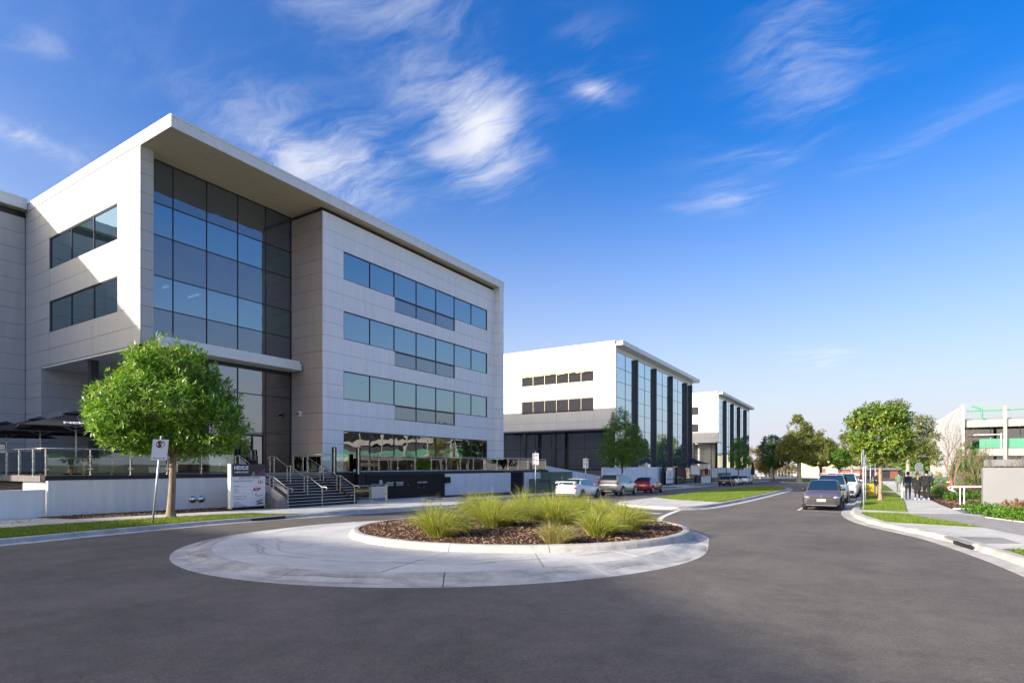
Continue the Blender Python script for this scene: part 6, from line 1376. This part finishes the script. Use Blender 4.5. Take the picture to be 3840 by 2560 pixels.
# far car-park fence and sheds
ff=thing('mesh_fence',(-20,285,gz(-20,285)),'tall mesh fence before the distant car park','fence')
for k in range(15):
    px=2868+12*k; r=ray(px,1748); p=Vector((r.x*282,r.y*282,gz(r.x*282,r.y*282))); pbox('post','fence_mesh',ff,(p.x-.08,p.y-.08,p.z-.3),(p.x+.08,p.y+.08,p.z+3.2))
    if k: mb=MB(); mb.tube([l_+Vector((0,0,3.1)),p+Vector((0,0,3.1))],.05,'fence_mesh',4); mb.tube([l_+Vector((0,0,1.7)),p+Vector((0,0,1.7))],.03,'fence_mesh',4); mb.build('rail',ff)
    l_=p
def shed(px0,px1,dp,h,wall,roof_,label,z0=-5):
    a=ray(px0,1748)*dp; b=ray(px1,1748)*dp; c=(a+b)/2; g=gz(c.x,c.y); o=thing('warehouse',(c.x,c.y,g),label,'building'); d=(b-a).normalized(); n=Vector((-d.y,d.x,0)); mb=MB(); L=(b-a).length/2
    mb.obox(c+n*12+Vector((0,0,g+h/2-.2)),d*L,n*12,Vector((0,0,h/2)),wall); mb.build('wall',o); mb=MB(); mb.obox(c+n*12+Vector((0,0,g+h+.2)),d*(L+.6),n*12.6,Vector((0,0,.35)),roof_); mb.build('roof',o)
    for k in range(3): mb=MB(); p=c+d*(-L*.6+L*.6*k)+Vector((0,0,g+1.6)); mb.obox(p-n*.03,d*L*.14,n*.03,Vector((0,0,1.5)),'louvre'); mb.build('door',o)
shed(3130,3250,205,9.2,'cream_wall','roof_grey','cream warehouse with grey roof behind the right street trees'); shed(2990,3060,360,3.6,'panel_white','roof_grey','low pale shed beyond the distant car park'); shed(3225,3420,190,3.,'brick_red','roof_grey','low red brick building behind the right verge')
# ---- right garden: grey board, rail, low walls
sb=G(3683,1925,.13); e=G(3990,1932,.13); g=gz(sb.x,sb.y)+.13; gb_=thing('sign_board',(sb.x,sb.y,g),'large blank grey sign board at the right edge of the picture','sign board')
d=Vector((1,.05,0)).normalized(); n=Vector((-d.y,d.x,0)); L=5.2; z0=EYE-(1912-1748)*26.8/2122; z1=EYE-(1752-1748)*26.8/2122
mb=MB(); mb.obox(sb+d*L/2+Vector((0,0,(z0+z1)/2-sb.z)),d*L/2,n*.14,Vector((0,0,(z1-z0)/2)),'signboard_grey'); bo=mb.build('board',gb_)
mb=MB(); mb.obox(sb+d*(L/2)+n*-.145+Vector((0,0,(z0+z1)/2-sb.z)),d*(L/2-.06),n*.004,Vector((0,0,(z1-z0)/2-.05)),'signboard_grey'); mb.build('face_panel',gb_)
for s in (.5,4.4): mb=MB(); mb.obox(sb+d*s+Vector((0,0,(z0+g)/2-sb.z-.05)),d*.28,n*.08,Vector((0,0,(z0-g)/2+.05)),'black_paint'); mb.build('foot',gb_)
hr=thing('ramp_handrail',(4.5,38,gz(4.5,38)),'white steel handrail with curled end beside the garden bed','handrail')
for px,yy in ((3600,37.6),(3616,35.6)):
    q=at(px,Y=yy); g=gz(q.x,q.y)+.13; zt=g+.98; mb=MB(); mb.tube([(q.x-.02,yy,zt-.20),(q.x-.32,yy,zt-.24),(q.x-.45,yy,zt-.16),(q.x-.50,yy,zt-.06),(q.x-.42,yy,zt),(q.x+1.9,yy+.1,zt+.05)][1:],.028,'white_paint',8); mb.build('rail',hr,smooth=True); mb=MB(); mb.tube([(q.x,yy,g-.02),(q.x,yy,zt)],.026,'white_paint',8); mb.build('post',hr)
mb=MB(); mb.box((3.45,33.5,gz(4,33)+.12),(4.5,33.62,gz(4,33)+.17),'white_paint'); tag(mb.build('bed_edging'),'white edging strip at the front of the garden bed','edging')
r=ray(3505,1748); p=r*56; g=gz(p.x,p.y); dw=thing('garden_wall',(p.x,p.y,g),'dark grey low wall behind the walkers with an orange post','wall')
mb=MB(); mb.obox((p.x+.6,p.y,g+.75),RGT*1.9,FWD*.12,Vector((0,0,.72)),'roof_grey'); mb.build('wall',dw); mb=MB(); mb.obox((p.x+.30,p.y-.25,g+.95),RGT*.085,FWD*.06,Vector((0,0,.95)),'orange'); mb.build('orange_post',dw)
r=ray(3445,1748); p=r*58; g=gz(p.x,p.y); lw=thing('letterbox_wall',(p.x,p.y,g),'pale grey rendered block behind the blonde walker','wall'); mb=MB(); mb.obox((p.x,p.y,g+1.0),RGT*1.25,FWD*.2,Vector((0,0,1.0)),'panel_grey'); mb.build('wall',lw)
r=ray(3447,1748); p=r*60; g=gz(p.x,p.y); sg_=thing('round_sign',(p.x,p.y,g),'grey round-topped sign above the blonde walker','sign'); mb=MB(); mb.tube([(p.x,p.y,g),(p.x,p.y,g+2.0)],.05,'steel_dark',8); mb.build('post',sg_); mb=MB(); q=Vector((p.x,p.y,g+2.55)); mb.tube([q-FWD*.03,q+FWD*.03],.42,'roof_grey',24); mb.obox(q-Vector((0,0,.25)),RGT*.42,FWD*.028,Vector((0,0,.25)),'roof_grey'); mb.build('panel',sg_)
r=ray(3566,1748); p=r*52; g=gz(p.x,p.y)+.15; hy=thing('fire_hydrant',(p.x,p.y,g),'red fire hydrant box with white outlet in the right garden','fire hydrant'); mb=MB(); mb.obox((p.x,p.y,g+.55),RGT*.14,FWD*.14,Vector((0,0,.55)),'red_paint'); mb.build('post',hy); mb=MB(); mb.tube([Vector((p.x,p.y,g+.82))-RGT*.36,Vector((p.x,p.y,g+.82))+RGT*.05],.06,'white_paint',10); mb.tube([Vector((p.x,p.y-.1,g+.95))-RGT*.1,Vector((p.x,p.y-.1,g+.95))+RGT*.12],.05,'white_paint',8); mb.build('outlet',hy)
# dark carport behind the board
r=ray(3815,1748); p=r*47; g=gz(p.x,p.y); cp=thing('carport',(p.x,p.y,g),'dark grey carport roof behind the sign board','carport')
for s in (-1,1): mb=MB(); mb.obox(Vector((p.x,p.y,g+1.2))+RGT*s*1.2,RGT*.1,FWD*.1,Vector((0,0,1.2)),'steel_dark'); mb.build('post',cp)
mb=MB(); mb.obox(Vector((p.x,p.y,g+2.65))+RGT*.6,RGT*1.9,FWD*1.8,Vector((0,0,.28)),'roof_grey'); mb.build('roof',cp); mb=MB(); mb.tube([Vector((p.x,p.y,g+2.05))-RGT*1.3-FWD*2,Vector((p.x,p.y,g+1.8))+RGT*2.2-FWD*2],.07,'white_paint',8); mb.build('beam',cp)
mb=MB(); mb.obox(Vector((p.x,p.y,g+1.3))+RGT*1.2+FWD*1.5,RGT*1.2,FWD*.08,Vector((0,0,1.3)),'roof_grey'); mb.build('screen',cp)
# yellow barrier next to the man on the verge
q=G(3270,1858,.14); yb_=thing('plastic_barrier',(q.x,q.y,gz(q.x,q.y)+.14),'yellow slotted plastic barrier on the right verge','barrier')
for s in (-1,1):
    for k in range(5): mb=MB(); mb.obox(Vector((q.x,q.y,q.z+.46))+RGT*(-.24+.12*k)+FWD*s*.12,RGT*.022,FWD*.012,Vector((0,0,.42)),'yellow_plastic'); mb.build('slat',yb_)
    for zz in (.06,.35,.62,.86): mb=MB(); mb.obox(Vector((q.x,q.y,q.z+zz))+FWD*s*.12,RGT*.28,FWD*.016,Vector((0,0,.03)),'yellow_plastic'); mb.build('rail',yb_)
# ---- a bird in the sky is only a speck: magpie over the far trees
r=ray(2854,1657); p=Vector((0,0,EYE))+r*120; bd=thing('bird',p,'small dark bird flying over the far trees','bird'); mb=MB(); mb.sphere(p,.10,'ink_black',10,8,(2.2,1,.8)); mb.sphere(p+Vector((.26,0,.04)),.06,'ink_black',8,6); 
for s in (-1,1): mb.face([p+Vector((.12,s*.05,.03)),p+Vector((.05,s*.30,.12)),p+Vector((-.10,s*.48,.08)),p+Vector((-.12,s*.05,.02))],'ink_black')
mb.face([p+Vector((-.15,-.05,.01)),p+Vector((-.15,.05,.01)),p+Vector((-.42,.09,0)),p+Vector((-.42,-.09,0))],'ink_black'); mb.build('body',bd)
# ================================================================ PEOPLE
import numpy as np
def person(loc,rz,h,label,mats,stride=.28,arm=(.12,-.12),hair='hair_dark',longhair=False,coat=0.,broad=1.,elbow=(.3,.3),phase=1,head_turn=0.,phone=False,group='people on the right footpath',bag=False):
    """local frame: +y is the way the person faces, +x their right; one continuous skin from tapered limbs, voxel-merged"""
    k=h/1.75; o=thing('person',loc,label,'person',group,rz); V=Vector; C=[]
    def seg(a,b,ra,rb,tagm): C.append((V(a)*k,V(b)*k,ra*k,rb*k,tagm))
    hipz=.92; s=stride*phase; sh=.185*broad
    for sx,st_ in ((-1,s),(1,-s)):
        hip=(sx*.09,0,hipz); fwd=st_>0; kn=(sx*.10,st_*.45+.05,.50); an=(sx*.10,st_*.95-(.06 if not fwd else 0),.095+(0 if fwd else .05)*min(1,abs(st_)*4)); 
        seg(hip,kn,.088*broad,.062,'legs'); seg(kn,an,.060,.042,'legs'); seg(an,(an[0],an[1]-.03,an[2]-.045),.045,.042,'shoe'); toe=(an[0]+sx*.015,an[1]+.16,max(.035,an[2]-.065)) ; seg((an[0],an[1]-.02,an[2]-.055),toe,.045,.034,'shoe')
    seg((0,0,.93),(0,-.005,1.05),.135*broad,.125*broad,'hips'); seg((-.06,0,.93),(.06,0,.93),.11*broad,.11*broad,'hips'); seg((-.05,.0,1.08),(-.07,.005,1.33),.115*broad,.115*broad,'torso'); seg((.05,.0,1.08),(.07,.005,1.33),.115*broad,.115*broad,'torso'); seg((-sh+.03,0,1.40),(sh-.03,0,1.40),.075,.075,'torso'); seg((0,.0,1.40),(0,.01,1.50),.075,.055,'torso')
    if coat: seg((-.06,0,1.0),(-.08,-.02,1.0-coat),.12,.13,'torso'); seg((.06,0,1.0),(.08,-.02,1.0-coat),.12,.13,'torso')
    seg((0,.0,1.48),(0,.015,1.57),.052,.050,'skin')
    hd=V((0,.02,1.66)); seg((0,.02,1.69),(0,.035,1.62),.092,.072,'skin'); seg((0,.10,1.655),(0,.118,1.635),.014,.016,'skin'); seg((-.088,.02,1.665),(-.094,.015,1.645),.014,.012,'skin'); seg((.088,.02,1.665),(.094,.015,1.645),.014,.012,'skin'); seg((0,.07,1.60),(0,.085,1.585),.035,.026,'skin')
    hands=[]
    for sx,ar,el in ((-1,arm[0],elbow[0]),(1,arm[1],elbow[1])):
        S0=V((sx*sh,0,1.40)); E=S0+V((sx*.05,math.sin(ar)*.29,-math.cos(ar)*.29)); Wd=ar+el; Wp=E+V((sx*.0-(.10*sx if el>1 else 0),math.sin(Wd)*.25,-math.cos(Wd)*.25)); d=(Wp-E).normalized()
        seg(S0,E,.062*broad,.048,'sleeve'); seg(E,Wp,.046,.033,'sleeve'); P1=Wp+d*.085; seg(Wp,P1,.026,.032,'skin'); lat=d.cross(V((sx,0,0))).normalized(); 
        for j,(off,ln) in enumerate(((-.027,.072),(-.009,.085),(.009,.08),(.026,.062))): q0=P1+lat*off; q1=q0+d*ln*.5+V((-sx*.004,0,0)); q2=q1+d*ln*.45+V((-sx*.022,0,0)); seg(q0,q1,.0095,.009,'skin'); seg(q1,q2,.009,.008,'skin')
        t0=Wp+d*.03-lat*.025; seg(t0,t0-lat*.03+d*.03,.011,.0105,'skin'); seg(t0-lat*.03+d*.03,t0-lat*.035+d*.065,.0105,.009,'skin'); hands.append(P1)
    mb=MB()
    for a,b,ra,rb,_ in C:
        n=8; d=(b-a); L=d.length; d=d.normalized() if L>1e-5 else V((0,0,1)); pts=[];rad=[]
        for t in (-.97,-.7,-.35): pts.append(a+d*ra*t); rad.append(ra*math.sqrt(1-t*t))
        pts.append(a);rad.append(ra); pts.append(b+d*1e-4);rad.append(rb)
        for t in (.35,.7,.97): pts.append(b+d*rb*t); rad.append(rb*math.sqrt(1-t*t))
        mb.tube(pts,rad,'skin',n)
    tmp=bpy.data.objects.new('t',mb.mesh('body')); COL.objects.link(tmp); m_=tmp.modifiers.new('r','REMESH'); m_.mode='VOXEL'; m_.voxel_size=.0095*k; sm=tmp.modifiers.new('s','SMOOTH'); sm.factor=.5; sm.iterations=3
    dg=bpy.context.evaluated_depsgraph_get(); dg.update(); me=bpy.data.meshes.new_from_object(tmp.evaluated_get(dg)); bpy.data.objects.remove(tmp); me.name='body'
    me.materials.clear(); tags=['skin','torso','sleeve','hips','legs','shoe']
    for t_ in tags: me.materials.append(M(mats.get(t_,'skin')))
    nf=len(me.polygons); cen=np.empty(nf*3); me.polygons.foreach_get('center',cen); cen=cen.reshape(-1,3); best=np.full(nf,1e9); idx=np.zeros(nf,int)
    for a,b,ra,rb,tg in C:
        A=np.array(a);D=np.array(b)-A; t=np.clip(((cen-A)@D)/(D@D+1e-12),0,1); dist=np.linalg.norm(cen-A-t[:,None]*D,axis=1)-(ra+(rb-ra)*t); w=dist<best; best[w]=dist[w]; idx[w]=tags.index(tg)
    me.polygons.foreach_set('material_index',idx.tolist()); me.polygons.foreach_set('use_smooth',[True]*nf); me.update(); link('body',me,o).location=(0,0,0)
    # hair: a cap over crown and back of the head, longer where the photo shows it
    mb=MB(); mb.sphere((0,.012*k,1.692*k),.101*k,hair,18,14,(.95,1.06,1.06)); ce=lambda f,c:sum(mb.v[i][c] for i in f)/len(f)/k
    mb.f=[f for f in mb.f if ce(f,2)>1.60+max(0,ce(f,1)+.02)*1.35]; mb.m=[0]*len(mb.f)
    if longhair: mb.tube([(0,-.045*k,1.72*k),(0,-.085*k,1.62*k),(.01*k,-.10*k,1.50*k),(.015*k,-.115*k,1.36*k),(.02*k,-.12*k,1.27*k)],[.085*k,.082*k,.072*k,.055*k,.02*k],hair,10)
    mb.build('hair',o,smooth=True,local=True)
    mb=MB()
    for sx in (-1,1): mb.sphere((sx*.032*k,.103*k,1.672*k),.010*k,'ink_black',6,5)
    mb.box((-.022*k,.104*k,1.602*k),(.022*k,.110*k,1.608*k),'ink_red'); mb.build('face_details',o,local=True)
    if phone: 
        p=hands[1]*k; mb=MB(); mb.obox(p+V((-.03,.02,.02)),V((.036,0,0)),V((0,.05,.05)),V((0,.004,-.004)),'ink_black'); mb.build('phone_in_hand',o,local=True)
    return o
def walker(px,depth,**kw):
    r=ray(px,1748)*depth; return person((r.x,r.y,gz(r.x,r.y)+.130),kw.pop('rz',0.),**kw)
walker(3405,36.2,h=1.74,label='walking person in navy vest and dark jeans, left of the blonde walker',mats=dict(torso='cloth_navy',sleeve='cloth_blue',hips='cloth_blue',legs='denim',shoe='ink_black'),stride=.22,phase=1,rz=R(-4))
walker(3440,35.2,h=1.70,label='walking person with long blonde hair in a black coat',mats=dict(torso='cloth_black',sleeve='cloth_black',hips='cloth_black',legs='cloth_black',shoe='shoe_white'),hair='hair_blonde',longhair=True,coat=.28,stride=.34,phase=-1,rz=R(-3),broad=.93)
walker(3474,35.0,h=1.80,label='broad walking person in black bomber jacket, rightmost of the group',mats=dict(torso='cloth_black',sleeve='cloth_black',hips='cloth_black',legs='cloth_black',shoe='shoe_white'),stride=.30,phase=1,broad=1.18,rz=R(-2))
walker(3390,37.3,h=1.68,label='walking person in a long cream coat mostly hidden behind the navy vest',mats=dict(torso='cloth_cream',sleeve='cloth_cream',hips='cloth_cream',legs='cloth_cream',shoe='shoe_white'),hair='hair_blonde',longhair=True,coat=.38,stride=.2,phase=-1,rz=R(-4))
walker(3370,50,h=1.72,label='distant walker in green top and grey trousers ahead of the group',mats=dict(torso='cloth_green',sleeve='cloth_green',hips='cloth_grey',legs='cloth_grey',shoe='ink_black'),stride=.25,phase=1,rz=R(-3))
walker(3287,39.2,h=1.76,label='person in dark clothes standing behind the round tree trunk, hands raised',mats=dict(torso='cloth_black',sleeve='cloth_grey',hips='cloth_black',legs='cloth_grey',shoe='shoe_brown'),stride=.08,phase=1,rz=R(165),arm=(.25,.25),elbow=(1.5,1.5),phone=True,group='people on the right footpath')
